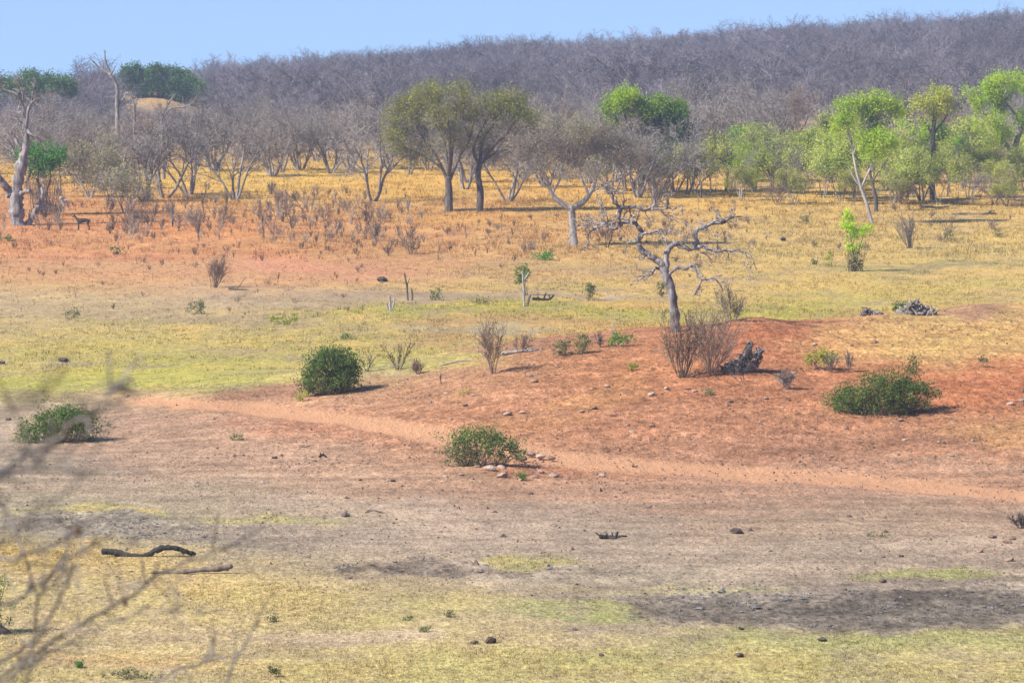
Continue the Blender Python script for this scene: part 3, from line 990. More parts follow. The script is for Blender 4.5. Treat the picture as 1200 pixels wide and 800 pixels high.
# ------------------------------------------------------------------ the far wood on the hill: a mass of bare trees
SRC = []
for k in range(7):
    rnd = random.Random(300 + k)
    out = []
    ns = rnd.choice([2, 3, 4])
    for s in range(ns):
        a = 2 * PI * (s + rnd.random()) / ns
        d = nrm((math.cos(a) * .5, math.sin(a) * .5, 1))
        grow(out, rnd, (math.cos(a) * .15, math.sin(a) * .15, -.3), d, 4.4 * rnd.uniform(.85, 1.1), .15, 0, CFG_FAR)
    zs = max(p[2] for o in out for p in o[1])
    out = [(l, [(p[0] * 1.12 * 7.5 / zs, p[1] * 1.12 * 7.5 / zs, p[2] * 7.5 / zs) for p in pts], rad) for l, pts, rad in out]
    g = Geo()
    emit(out, g, g, 0)
    o = g.build('wood_tree_shape', M['twig_far'])
    COL.objects.unlink(o)
    SRC.append(o)

rf = np.random.default_rng(77)
pts = []
n = 6800
Yf = 600 + 660 * rf.random(n * 3) ** .85
Tf = rf.uniform(-.150, .150, n * 3)
xf = Tf * Yf
zf = H(xf, Yf)
pxf, pyf = project(xf, Yf, zf)
keep = np.ones(len(Yf), bool)
keep &= rf.random(len(Yf)) < np.clip((Yf / 1200) * 1.0, .3, 1) * np.clip(.15 + 2.0 * (fbm(xf / 22, Yf / 45, 61, 3) - .22), .12, 1)
for (cx, cy, rx, ry) in ((190, 112, 46, 12), (826, 146, 34, 9), (1032, 112, 22, 8)):        # open slopes
    keep &= ((pxf - cx) / rx) ** 2 + ((pyf - cy) / ry) ** 2 > 1
_, ptop = project(xf, Yf, zf + 5.0)
keep &= ~((pxf > 122) & (pxf < 262) & (Yf < 1010) & (ptop < 121))
keep &= ~((pxf > 60) & (pxf < 125) & (Yf > 900) & (rf.random(len(Yf)) < .5))
keep &= ~((pxf < 125) & (Yf > 1000) & (pxf > 60) & (rf.random(len(Yf)) < .4))
xf, Yf, zf = xf[keep][:n], Yf[keep][:n], zf[keep][:n]
me = bpy.data.meshes.new('far_wood')
me.vertices.add(len(xf))
me.vertices.foreach_set('co', np.stack([xf, Yf, zf], -1).astype(np.float32).ravel())
for nm, vals in (('turn', rf.uniform(0, 6.28, len(xf))), ('size', np.where((xf / Yf > -.096) & (xf / Yf < -.067) & (Yf < 1010), .66, np.clip(rf.normal(.98, .2, len(xf)) * (.72 + .56 * fbm(xf / 35, Yf / 50, 66, 2)), .5, 1.6)))):
    at_ = me.attributes.new(nm, 'FLOAT', 'POINT')
    at_.data.foreach_set('value', vals.astype(np.float32))
at_ = me.attributes.new('pick', 'INT', 'POINT')
at_.data.foreach_set('value', rf.integers(0, len(SRC), len(xf)).astype(np.int32))
fw = bpy.data.objects.new('far_wood', me)
COL.objects.link(fw)
tag(fw, 'leafless grey mauve wood covering the whole far hill', kind='stuff')
ng = bpy.data.node_groups.new('far_wood', 'GeometryNodeTree')
ng.interface.new_socket('Geometry', in_out='INPUT', socket_type='NodeSocketGeometry')
ng.interface.new_socket('Geometry', in_out='OUTPUT', socket_type='NodeSocketGeometry')
gi, go = ng.nodes.new('NodeGroupInput'), ng.nodes.new('NodeGroupOutput')
jn = ng.nodes.new('GeometryNodeJoinGeometry')
for o in SRC:
    oi = ng.nodes.new('GeometryNodeObjectInfo')
    oi.inputs['Object'].default_value = o
    oi.inputs['As Instance'].default_value = True
    ng.links.new(oi.outputs['Geometry'], jn.inputs[0])
ip = ng.nodes.new('GeometryNodeInstanceOnPoints')
ng.links.new(gi.outputs[0], ip.inputs['Points'])
ng.links.new(jn.outputs[0], ip.inputs['Instance'])
ip.inputs['Pick Instance'].default_value = True


def nattr(nm, ty):
    a = ng.nodes.new('GeometryNodeInputNamedAttribute')
    a.data_type = ty
    a.inputs['Name'].default_value = nm
    return [s for s in a.outputs if s.enabled and s.name == 'Attribute'][0]


ng.links.new(nattr('pick', 'INT'), ip.inputs['Instance Index'])
cx_ = ng.nodes.new('ShaderNodeCombineXYZ')
ng.links.new(nattr('turn', 'FLOAT'), cx_.inputs[2])
ng.links.new(cx_.outputs[0], ip.inputs['Rotation'])
ng.links.new(nattr('size', 'FLOAT'), ip.inputs['Scale'])
ng.links.new(ip.outputs[0], go.inputs[0])
md = fw.modifiers.new('far_wood', 'NODES')
md.node_group = ng


# ------------------------------------------------------------------ trees with crowns of their own outline
def lobe_tree(name, seed, base, limbs, lobes, mats, dens, lsize, label, cat='tree', twig=.011, aspect=.55, group=None, trunk_sides=8, subs=26, twl=.9, lrad=.22, leafmix=None, foot=None, ymin=100, extra=None):
    """BASE: pixel of the foot; LIMBS: list of ([(px, py, depth_m)...], r0, r1) traced for the trunk and main limbs;
    LOBES: (px, py, rx_px, ry_px, depth_m, limb index, share of leaf, material index); everything gets its depth in metres about the foot"""
    rg = np.random.default_rng(seed)
    p0 = P(base[0], base[1], ymin) if foot is None else np.asarray(foot, float)
    s = mpp(p0[1])
    root = empty(name, tuple(p0))

    def loc(q):
        dx = q[2] if len(q) > 2 else 0.0
        return np.array([(q[0] - base[0]) * s, dx, (base[1] - q[1]) * s])
    t, c = Geo(), Geo()
    paths = []
    for pts, r0, r1 in limbs:
        pp = smooth([loc(q) for q in pts], 5)
        rr = np.linspace(1, 0, len(pp)) ** 1.1 * (r0 - r1) + r1
        t.tube(pp, rr, trunk_sides, 0, True, .05)
        paths.append(pp)
    LC = [[] for _ in dens]
    for (lx, ly, rx, ry, dep, li, share, mi) in lobes:
        cen = loc((lx, ly, dep))
        rad = np.array([rx * s, rx * s * .85, ry * s])
        path = paths[li]
        st = path[int(len(path) * rg.uniform(.55, .8))]
        nsub = max(4, int(subs * (rx * ry) / 900))
        mid = (st * .35 + cen * .65) + rg.standard_normal(3) * rad * .12
        main = smooth([st, (st + mid) / 2 + rg.standard_normal(3) * .12 * rad, mid, cen], 4)
        rl = max(.035, .3 * np.mean(rad) * .06)
        t.tube(main, np.linspace(rl * 1.6, rl * .55, len(main)), 5)
        for q in range(nsub):
            v = rg.standard_normal(3)
            v /= np.linalg.norm(v)
            v *= rg.random() ** .45
            if v[2] < -.5:
                v[2] *= .6
            e = cen + v * rad
            a = main[rg.integers(len(main) // 2, len(main))]
            m1 = (a + e) / 2 + rg.standard_normal(3) * .1 * rad
            br = np.array([a, (a + m1) / 2 + rg.standard_normal(3) * .05, m1, (m1 + e) / 2, e])
            rb = np.linspace(rl * .6, twig * 1.2, 5)
            c.segs([(*br[i], *br[i + 1], rb[i], rb[i + 1]) for i in range(4)], 0)
            tw = []
            ends = []
            for k in range(11):
                f = rg.uniform(.35, 1)
                i = min(int(f * 4), 3)
                o = br[i] + (br[i + 1] - br[i]) * (f * 4 - i)
                d = rg.standard_normal(3) + (e - a) / (np.linalg.norm(e - a) + 1e-6) * 1.0 + np.array([0, 0, .35])
                d = d / np.linalg.norm(d) * twl * rg.uniform(.5, 1.1)
                e2 = o + d
                tw.append((*o, *e2, twig, twig * .6))
                for _ in range(3):
                    d2 = d * .4 + rg.standard_normal(3) * twl * .3
                    o2 = o + d * rg.uniform(.3, .9)
                    tw.append((*o2, *(o2 + d2), twig * .7, twig * .5))
                    ends.append(o2 + d2)
                ends.append(e2)
            c.segs(tw, 0)
            nl = int(dens[mi] * 2.3 * share * len(ends))
            if nl > 0:
                E = np.array(ends)
                C = E[rg.integers(0, len(E), nl)] + rg.standard_normal((nl, 3)) * lrad
                LC[mi].append(C)
    for k, L in enumerate(LC):
        if L:
            c.leaves(np.concatenate(L), lsize, k + 1, aspect, .4, rg)
    t.build('trunk', M[mats[0]], root)
    c.build('crown', [M[m] for m in mats[1:]], root)
    tag(root, label, cat, group)
    return root


# the olive green tree, its neighbour and the pale forked tree of the middle
lobe_tree('umbrella_tree', 1, (526, 248), [
    ([(526, 249), (526, 225), (525, 208)], .44, .32),
    ([(525, 212), (512, 185), (498, 165), (486, 145)], .18, .06), ([(526, 210), (523, 180), (518, 150), (512, 125)], .18, .06),
    ([(527, 212), (538, 185), (550, 165), (556, 140)], .17, .06), ([(524, 208), (515, 195), (492, 180), (470, 172)], .16, .06),
    ([(526, 205), (528, 175, -2), (526, 140, -3)], .22, .08), ([(526, 205), (530, 175, 2.5), (532, 145, 3)], .2, .08)],
    [(478, 125, 32, 24, 0, 1, 1, 0), (500, 112, 28, 17, -1, 2, 1, 0), (525, 106, 30, 14, .5, 2, 1, 0), (545, 118, 24, 18, 0, 3, .9, 0), (468, 150, 22, 18, .6, 1, 1, 0),
     (510, 135, 26, 18, -3, 5, .8, 0), (540, 145, 22, 20, 3, 6, .7, 0), (490, 150, 22, 18, 2, 1, .6, 0), (555, 160, 18, 18, 0, 3, .5, 0), (467, 178, 18, 12, 0, 4, 1, 0), (520, 165, 24, 16, -2, 5, .35, 0), (485, 185, 18, 12, 1, 4, .7, 0),
     (500, 172, 18, 12, 1, 1, .35, 0), (538, 172, 16, 12, -1, 3, .35, 0), (525, 150, 20, 12, 1, 5, .5, 0), (552, 140, 16, 14, 1, 3, .6, 0), (462, 160, 14, 14, -1, 4, .8, 0)],
    ('bark_dark', 'twig_grey', 'leaf_olive'), [1.35], .17, 'tall umbrella shaped olive green tree with a dark forked trunk in the golden grass')
lobe_tree('umbrella_tree', 2, (562, 248), [
    ([(562, 249), (563, 225), (560, 205), (563, 190)], .38, .26), ([(563, 195), (555, 178), (560, 160), (572, 140)], .18, .06), ([(563, 192), (578, 172), (595, 155), (606, 138)], .18, .06),
    ([(563, 192), (580, 180), (605, 172)], .16, .06), ([(562, 195), (566, 165, 2), (580, 145, 3)], .2, .08)],
    [(575, 128, 24, 16, 0, 1, 1, 0), (600, 122, 26, 15, 0, 2, 1.2, 0), (618, 135, 20, 14, 0, 2, 1.1, 0), (590, 118, 22, 11, 2, 4, 1.1, 0), (598, 150, 24, 16, -1, 2, .5, 1), (575, 160, 20, 18, 1, 1, .4, 1), (612, 165, 18, 14, 0, 3, .3, 1), (625, 150, 16, 14, 2, 2, .6, 0),
     (585, 180, 22, 16, 1, 3, .3, 1), (605, 185, 20, 14, -1, 3, .25, 1), (565, 175, 18, 16, 1, 1, .3, 1), (590, 140, 24, 16, 1, 2, .7, 0)],
    ('bark_dark', 'twig_grey', 'leaf_olive', 'leaf_olive_dull'), [1.35, .9], .17, 'rounded olive green tree on a thin dark trunk, right of the umbrella shaped one')
lobe_tree('forked_tree', 3, (673, 288), [
    ([(673, 289), (671, 265), (670, 242)], .36, .28), ([(670, 246), (655, 236), (646, 226), (640, 208), (632, 190)], .26, .1), ([(671, 244), (684, 236), (694, 222), (700, 205), (710, 190)], .28, .1),
    ([(646, 228), (655, 212), (662, 195)], .14, .07), ([(690, 228), (682, 210), (676, 190)], .13, .06), ([(694, 224), (712, 214), (730, 208), (745, 200)], .12, .05)],
    [(634, 172, 30, 22, 0, 1, 1, 0), (728, 165, 26, 18, 1, 5, .9, 0), (742, 185, 20, 16, 0, 5, .8, 0), (610, 178, 16, 18, 0, 1, .8, 0), (665, 172, 28, 20, 0, 3, 1, 0), (700, 170, 30, 20, 0, 2, 1, 0), (655, 150, 26, 16, 1, 3, .8, 1), (685, 150, 26, 14, -1, 4, .8, 1), (718, 185, 24, 14, 0, 5, .8, 0), (628, 198, 20, 12, -1, 1, .8, 0), (675, 190, 26, 16, 2, 4, 1, 0), (705, 150, 18, 10, 1, 2, .6, 1), (660, 202, 24, 9, -2, 3, .8, 0), (695, 200, 22, 8, -2, 4, .8, 0)],
    ('dead_pale', 'twig_grey', 'leaf_brown', 'leaf_olive_dull'), [.95, 1.0], .13, 'grey brown tree on a pale trunk that forks low, left of the gnarled dead tree', subs=34)
lobe_tree('broad_green_tree', 4, (752, 226), [
    ([(752, 227), (752, 200), (750, 175)], .4, .3), ([(750, 178), (738, 150), (730, 130)], .2, .1), ([(751, 178), (770, 155), (785, 140)], .2, .1), ([(751, 178), (755, 150, 2), (760, 135, 2)], .2, .1), ([(752, 195), (772, 185), (786, 175)], .14, .07)],
    [(722, 119, 22, 11, 1, 1, 1.6, 0), (735, 116, 18, 8, -1, 1, 1.6, 0), (748, 130, 24, 14, 0, 3, 1.3, 2), (772, 128, 24, 13, 0, 2, 1.3, 2), (786, 145, 16, 16, 0, 2, 1.7, 1), (790, 160, 12, 14, 1, 4, 1.8, 1), (782, 180, 14, 16, 0, 4, 1.6, 1), (715, 135, 16, 10, 0, 1, 1.2, 2), (770, 150, 20, 14, 1, 2, 1.3, 1), (795, 130, 12, 10, 0, 2, 1.3, 2)],
    ('bark_dark', 'twig_grey', 'leaf_lime', 'leaf_dark', 'leaf_mid'), [3.2, 3.2, 2.6], .2, 'broad dense green tree with a lime green top behind the bare trees')

# lime green trees of the right
lobe_tree('lime_tree', 5, (1022, 262), [
    ([(1022, 263), (1016, 240), (1008, 218), (1002, 195), (998, 172), (994, 150)], .18, .08), ([(1008, 222), (1016, 205), (1022, 190), (1024, 178)], .11, .05), ([(1000, 180), (1008, 160), (1018, 145)], .12, .05),
    ([(1009, 220), (1000, 208), (994, 195)], .1, .05), ([(997, 165), (990, 150), (985, 140)], .1, .05)],
    [(992, 135, 14, 12, 0, 0, 1, 0), (1005, 124, 18, 9, 0, 2, 1, 0), (1024, 120, 18, 7, 0, 2, 1, 0), (1040, 124, 16, 8, .5, 2, 1, 1), (984, 152, 12, 14, 0, 4, 1.1, 0), (1014, 138, 15, 9, 1, 2, .9, 1), (1028, 145, 12, 9, 1, 2, 1, 1),
     (1024, 165, 18, 10, -1, 1, 1.4, 0), (1034, 172, 14, 11, -.6, 1, 1.4, 0), (1018, 178, 14, 8, -1, 1, 1.2, 0), (1050, 132, 10, 6, 0, 2, .9, 0)],
    ('dead_pale', 'twig_grey', 'leaf_lime', 'leaf_mid'), [3.0, 3.0], .17, 'slender lime green tree on a pale leaning trunk, nearest of the green trees')
lobe_tree('lime_tree', 6, (1027, 248), [
    ([(1027, 249), (1026, 232), (1022, 215), (1018, 195), (1020, 180)], .22, .1), ([(1022, 212), (1032, 198), (1040, 185)], .1, .05)],
    [(1040, 182, 14, 11, 1, 1, 1, 0), (1022, 190, 12, 10, 1, 0, .8, 0), (1035, 200, 10, 8, 0, 1, .8, 0)],
    ('bark_dark', 'twig_grey', 'leaf_soft'), [2.2], .16, 'small dark stemmed tree with dull green leaves close behind the leaning lime green tree')
lobe_tree('lime_tree', 7, (1093, 234), [
    ([(1093, 235), (1092, 200), (1093, 170), (1093, 152), (1095, 138)], .32, .2), ([(1093, 160), (1084, 145), (1076, 135)], .14, .06), ([(1094, 156), (1104, 143), (1110, 134)], .14, .06)],
    [(1092, 118, 22, 11, 0, 0, 1, 0), (1076, 126, 13, 9, 0, 1, 1, 0), (1108, 125, 13, 9, 0, 2, 1, 0), (1094, 130, 16, 7, 1, 0, .8, 0), (1100, 112, 12, 7, -1, 2, 1, 0), (1066, 150, 15, 9, -1, 1, .9, 1)],
    ('bark_dark', 'twig_grey', 'leaf_yellow', 'leaf_lime'), [2.9, 2.4], .19, 'yellow green tree with a small round crown on a straight dark stem')
lobe_tree('lime_tree', 8, (1187, 226), [
    ([(1187, 227), (1186, 195), (1190, 170), (1196, 150), (1194, 130)], .42, .22), ([(1188, 182), (1176, 165), (1165, 150), (1152, 138)], .2, .08), ([(1196, 150), (1206, 130), (1215, 118)], .2, .08), ([(1195, 145), (1184, 128), (1172, 115)], .18, .08), ([(1188, 180), (1178, 172), (1172, 168)], .12, .06)],
    [(1150, 108, 20, 13, 0, 3, 1, 0), (1170, 98, 24, 11, 0, 3, 1, 0), (1196, 95, 24, 9, .5, 2, 1, 0), (1218, 108, 24, 16, 0, 2, 1, 0), (1142, 125, 14, 11, 0, 1, 1, 0), (1156, 142, 16, 11, -1, 1, 1.1, 0), (1172, 160, 15, 11, 0, 4, 1.1, 0), (1185, 115, 18, 9, 1.5, 3, .8, 1), (1205, 140, 18, 13, 0, 2, 1, 1), (1168, 125, 14, 9, 1, 1, .9, 0), (1225, 135, 18, 14, 0, 2, 1, 0)],
    ('bark_grey', 'twig_grey', 'leaf_lime', 'leaf_mid'), [3.1, 2.6], .18, 'largest lime green tree, its dense tiered crown cut by the right edge')
lobe_tree('spreading_tree', 9, (882, 226), [
    ([(882, 227), (880, 200), (876, 180)], .18, .1)],
    [(874, 180, 12, 14, 0, 0, 1.2, 0), (868, 195, 10, 10, 0, 0, 1.2, 0), (880, 205, 10, 9, -1, 0, 1.1, 0), (884, 160, 10, 10, 0, 0, .7, 1)],
    ('bark_grey', 'twig_grey', 'leaf_lime', 'leaf_soft'), [2.4, 1.8], .15, 'thin tree with a narrow bright green crown beside the gnarled tree top')

# dark evergreen trees on the far left skyline
lobe_tree('evergreen_tree', 10, (44, 150), [
    ([(44, 152), (44, 130), (42, 112)], .5, .35), ([(42, 115), (28, 105), (18, 100)], .25, .1), ([(43, 115), (58, 104), (70, 100)], .25, .1)],
    [(20, 104, 20, 8, 0, 1, 1, 0), (42, 96, 22, 8, 0, 0, 1, 0), (62, 99, 16, 8, 0, 2, 1, 0), (44, 106, 26, 7, -2, 0, 1, 0), (74, 104, 8, 5, 0, 2, 1, 0), (6, 102, 14, 8, 0, 1, .8, 0)],
    ('bark_dark', 'twig_grey', 'leaf_dark'), [5.5], .34, 'dark evergreen tree with a flat topped crown standing on the far left skyline', foot=at(44, 150, 700), twl=1.3, lrad=.4, subs=30)
GE = 'dark evergreen trees on the knoll behind the tall dead tree'
for i, (bx, by, lb) in enumerate([
        ((163, 108), 0, [(160, 82, 17, 8), (152, 90, 11, 6)]), ((190, 104), 0, [(185, 76, 18, 7), (172, 82, 12, 6)]), ((212, 106), 0, [(208, 77, 17, 7), (222, 80, 13, 6)]),
        ((236, 112), 0, [(232, 93, 15, 7), (244, 98, 8, 5)]), ((206, 114), 0, [(204, 93, 16, 8), (196, 99, 10, 5)]), ((178, 103), 0, [(176, 88, 14, 7)]), ((216, 122), 0, [(214, 104, 12, 8), (205, 110, 9, 6)]),
        ((168, 118), 0, [(167, 108, 8, 5)]), ((186, 125), 0, [(186, 114, 8, 5)]), ((312, 122), 0, [(312, 107, 9, 6), (322, 110, 6, 4)]), ((120, 112), 0, [(122, 100, 8, 5)])]):
    x0_, y0_ = bx
    f = at(x0_, y0_, 800)
    f[2] = float(H(f[0], 800))
    lim = [([(x0_, y0_ + 3), (x0_, y0_ - 6), (lb[0][0], lb[0][1] + 4)], .3, .15)]
    _, yb = project(f[0], f[1], f[2])
    lobe_tree('evergreen_tree', 40 + i, (x0_, y0_), lim, [(a, b, c_, d_, 0, 0, 1, 0) for a, b, c_, d_ in lb], ('bark_dark', 'twig_grey', 'leaf_dark'), [6], .36,
              ['large dark evergreen tree at the left end of the knoll behind the tall dead tree', 'dark evergreen tree at the very top of the knoll, left of the topmost pair', 'dark evergreen tree topmost on the knoll beside the bare hill wood',
               'dark evergreen tree lowest on the right end of the knoll', 'dark evergreen tree in the middle of the knoll above the bare tan slope', 'dark evergreen tree straight above the bare tan slope',
               'dark bushy evergreen tree at the right foot of the tan slope', 'small round evergreen tree standing alone on the tan slope', 'small round evergreen tree at the bottom of the tan slope',
               'lone dark evergreen tree among bare trees right of the knoll', 'small evergreen tree by the tip of the tall dead tree trunk'][i],
              foot=tuple(f), twl=1.2, lrad=.4, subs=40, group=GE)

# leafy saplings and young trees under the lime trees
G_SAP = 'thin young green trees along the edge of the wood on the right'
L_SAP = ['young tree with a thin soft green crown at the right edge of the wood',
         'young tree with sparse yellowish leaves over bare stems at the right edge of the wood',
         'young bushy tree with fresh mid green crown at the right edge of the wood']
saps = []
for k in range(7):
    kind = (0, 0, 1, 1, 2, 0, 1)[k]
    saps.append((bare_tree('young_tree', 500 + k, 5.0, (4, 5, 4, 3, 4, 3, 6)[k], .42, .06, CFG_VASE, split=2, mats=('bark_grey', 'twig_grey'),
                 leaf=('leaf_soft', 'leaf_yellow', 'leaf_mid')[kind], nleaf=(9000, 5600, 10000)[kind], lsize=.15, lrad=.24, low=.42), kind))
used_s = set()
SAP = [(0, 940, 228, 80), (1, 918, 226, 72), (5, 965, 232, 84), (0, 985, 236, 76), (3, 830, 230, 66), (2, 812, 226, 72), (5, 858, 222, 68), (1, 1080, 236, 78), 
       (5, 1100, 240, 66), (1, 1052, 238, 66), (3, 1135, 232, 68), (0, 1150, 224, 66), (4, 1130, 220, 62), (2, 1172, 236, 50), (1, 1205, 232, 60), (4, 1000, 224, 70), 
       (4, 1095, 214, 74), (0, 975, 214, 84), (1, 905, 214, 70), (4, 876, 212, 66), (1, 1115, 214, 78), (5, 1190, 214, 70), (0, 1250, 226, 70), (3, 790, 228, 54), 
       (0, 1020, 216, 84), (3, 868, 236, 44), (6, 1180, 242, 36), (6, 1046, 240, 44), (2, 930, 240, 44), (3, 1000, 240, 44), (2, 700, 222, 44), (2, 762, 226, 50)]
for i, (k, px, py, hp) in enumerate(SAP):
    o, kind = saps[k]
    p = P(px, py)
    s = hp * mpp(p[1]) / 5.0
    if k in used_s:
        o = copy_tree(o, tuple(p), i * 1.7, s)
    else:
        used_s.add(k)
        o.location, o.rotation_euler, o.scale = tuple(p), (0, 0, i * 1.7), (s,) * 3
    tag(o, L_SAP[kind], 'tree', G_SAP)

# olive scrub of the left wood edge
G_OL = 'olive leaved scrub trees at the left edge of the wood'
ol = [bare_tree('scrub_tree', 540 + k, 4.0, 5, .5, .05, CFG_VASE, leaf='leaf_olive_dull', nleaf=2600, lsize=.13, lrad=.3, low=.25) for k in range(3)]
for i, (k, px, py, hp) in enumerate([(0, 128, 236, 60), (1, 146, 250, 62), (2, 105, 232, 70), (2, 118, 222, 70)]):
    p = P(px, py)
    s = hp * mpp(p[1]) / 4.0
    if i < 3:
        o = ol[k]
        o.location, o.scale = tuple(p), (s,) * 3
    else:
        o = copy_tree(ol[k], tuple(p), i * 1.3, s)
    tag(o, 'thin scrub tree with sparse olive leaves at the left edge of the wood', 'tree', G_OL)
# ------------------------------------------------------------------ dead trees
def traced_tree(name, base, limbs, mats, label, cat='tree', seed=1, twigs=(), sides=9, jag=.08, foot=None, twig_r=.02, kink=.10, twl=1.0, sag=0.0):
    """limbs: (list of (px, py, depth m), r0, r1, part); the first limb is the trunk. TWIGS: (limb index, from fraction, number, length m)"""
    rg = np.random.default_rng(seed)
    p0 = P(*base) if foot is None else np.asarray(foot, float)
    s = mpp(p0[1])
    root = empty(name, tuple(p0))
    G = {'trunk': Geo(), 'branch': Geo()}
    tw = Geo()
    paths = []
    for li, (pts, r0, r1, part) in enumerate(limbs):
        pp = smooth([((q[0] - base[0]) * s, (q[2] if len(q) > 2 else 0.0), (base[1] - q[1]) * s) for q in pts], 5)
        if li > 0:
            kk = rg.standard_normal((len(pp) // 2 + 2, 3)) * kink * r0
            kq = np.stack([np.interp(np.arange(len(pp)) / 2, np.arange(len(kk)), kk[:, c]) for c in range(3)], -1)
            pp[1:-1] += kq[1:-1]
        rr = (np.linspace(1, 0, len(pp)) ** .9) * (r0 - r1) + r1
        kn = rg.standard_normal(len(rr) // 3 + 2) * .10
        rr = rr * (1 + np.interp(np.arange(len(rr)) / 3, np.arange(len(kn)), kn))
        if part == 'trunk':
            G['trunk'].tube(pp, rr, sides + 3, 0, True, jag)
        else:
            b = Geo()
            b.tube(pp, rr, sides, 0, True, jag)
            b.build('branch', M[mats[0]], root)
        paths.append((pp, rr))
    cfg = dict(nseg=[5, 4, 3], kids=[4, 3], start=[.2, .2], ang=[.75, .8], lr=[.5, .5], wig=[.32, .35, .35], trop=[-sag, -sag, -sag], taper=.4, rr=.6, rmin=twig_r * .45)
    rnd = random.Random(seed)
    for li, f0, n, L in twigs:
        pp, rr = paths[li]
        for k in range(n):
            f = f0 + (1 - f0) * (k + rnd.random()) / n
            i = min(int(f * (len(pp) - 1)), len(pp) - 2)
            d = pp[i + 1] - pp[i]
            d = d / np.linalg.norm(d) * .6 + np.array([rnd.gauss(0, .6), rnd.gauss(0, .5), rnd.gauss(.2 - sag * 3, .6)])
            out = []
            grow(out, rnd, tuple(pp[i]), nrm(tuple(d)), L * rnd.uniform(.5, 1.15), min(rr[i] * .6, twig_r * 1.9), 0, cfg)
            emit(out, tw, tw, 0)
    G['trunk'].build('trunk', M[mats[0]], root)
    if tw.v:
        tw.build('twigs', M[mats[1]], root)
    tag(root, label, cat)
    return root


traced_tree('dead_tree', (21, 264), [
    ([(21, 268), (20, 252), (19, 240), (20, 226), (21.5, 214), (24, 200), (27, 188), (31, 172), (31, 158), (30, 148)], .80, .22, 'trunk'),
    ([(13, 230), (10, 223), (4, 214, -.4), (-4, 202, -.6), (-12, 192, -.6)], .42, .2, 'branch'),
    ([(22, 229), (27, 226, -.4), (33, 224, -.6), (36, 224, -.6)], .30, .16, 'branch'),
    ([(30, 265, .2), (36, 258, .1), (39, 251, 0), (46, 241, 0), (49, 232, 0), (50, 225, .2), (46, 216, .3), (42, 209, .3)], .30, .06, 'branch'),
    ([(30, 152), (30, 136), (27, 125), (22, 113), (14, 108), (6, 105), (1, 97)], .22, .05, 'branch'),
    ([(31, 150), (33, 135), (37, 122), (46, 116), (54, 115)], .2, .05, 'branch'),
    ([(32, 152), (37, 157, -.4), (46, 162, -.5), (50, 167, -.5)], .2, .06, 'branch'),
    ([(26, 175), (20, 166, .2), (15, 158, .3), (12, 153, .3)], .2, .06, 'branch'),
    ([(29, 150), (23, 143, .2), (14, 137, .4)], .17, .06, 'branch'),
    ([(27, 125), (28, 112), (24, 98), (22, 88)], .1, .03, 'branch'),
    ([(37, 122), (40, 108), (38, 96)], .08, .03, 'branch')],
    ('dead_grey', 'twig_grey'), 'massive dead grey tree with a broken twisted trunk at the left edge', seed=3, jag=.10,
    twigs=[(4, .2, 8, 1.6), (5, .2, 7, 1.4), (6, .3, 4, 1.0), (7, .3, 4, .9), (8, .3, 4, .9), (3, .4, 9, 1.6), (9, .2, 6, 1.4), (10, .2, 5, 1.3), (1, .6, 3, 1.)], twig_r=.035)

fy = P(138, 205)
sc_ = mpp(fy[1])
traced_tree('dead_tree', (138, 205), [
    ([(138, 207), (138, 170), (138, 143), (138, 118), (138, 105), (135, 95), (130, 88)], .30, .17, 'trunk'),
    ([(130, 88), (124, 84, .2), (118, 81, .3), (111, 74, .3), (106, 68, .3)], .17, .06, 'branch'),
    ([(130, 88), (128, 82), (126, 77), (124, 69), (124, 60)], .16, .06, 'branch'),
    ([(130, 87), (134, 83, -.3), (136, 78, -.4)], .1, .05, 'branch'),
    ([(138, 128), (141, 121), (145, 116), (148, 111)], .15, .06, 'branch'),
    ([(126, 77), (122, 74), (119, 71)], .07, .04, 'branch')],
    ('dead_grey', 'twig_grey'), 'tall bare dead tree with a forked antler like tip rising above the wood', seed=4, twigs=[(4, .3, 2, .6), (2, .6, 2, .5)], twig_r=.03)
traced_tree('dead_tree', (192, 210), [
    ([(192, 212), (192, 180), (190, 150), (189, 135)], .22, .15, 'trunk'),
    ([(189, 136), (195, 127), (199, 120), (206, 110)], .14, .05, 'branch'), ([(190, 140), (200, 128), (214, 126), (224, 122), (232, 112)], .15, .05, 'branch'), ([(189, 150), (184, 140), (180, 132)], .1, .04, 'branch')],
    ('dead_grey', 'twig_grey'), 'dead tree with dark crooked leaning branches above the wood, below the green knoll', seed=5, twigs=[(1, .3, 3, .8), (2, .4, 4, .8)], twig_r=.03)
fp = P(157, 212)
traced_tree('dead_tree', (157, 212), [
    ([(157, 214), (157, 170), (158, 140), (158, 122)], .16, .09, 'trunk'), ([(158, 124), (154, 112), (150, 104), (146, 98)], .09, .04, 'branch'), ([(158, 130), (161, 118), (159, 108)], .07, .03, 'branch')],
    ('dead_grey', 'twig_grey'), 'thin pale dead tree beside the tall dead tree, curving left at its tip', seed=6, twigs=[(1, .3, 2, .6)], twig_r=.025)

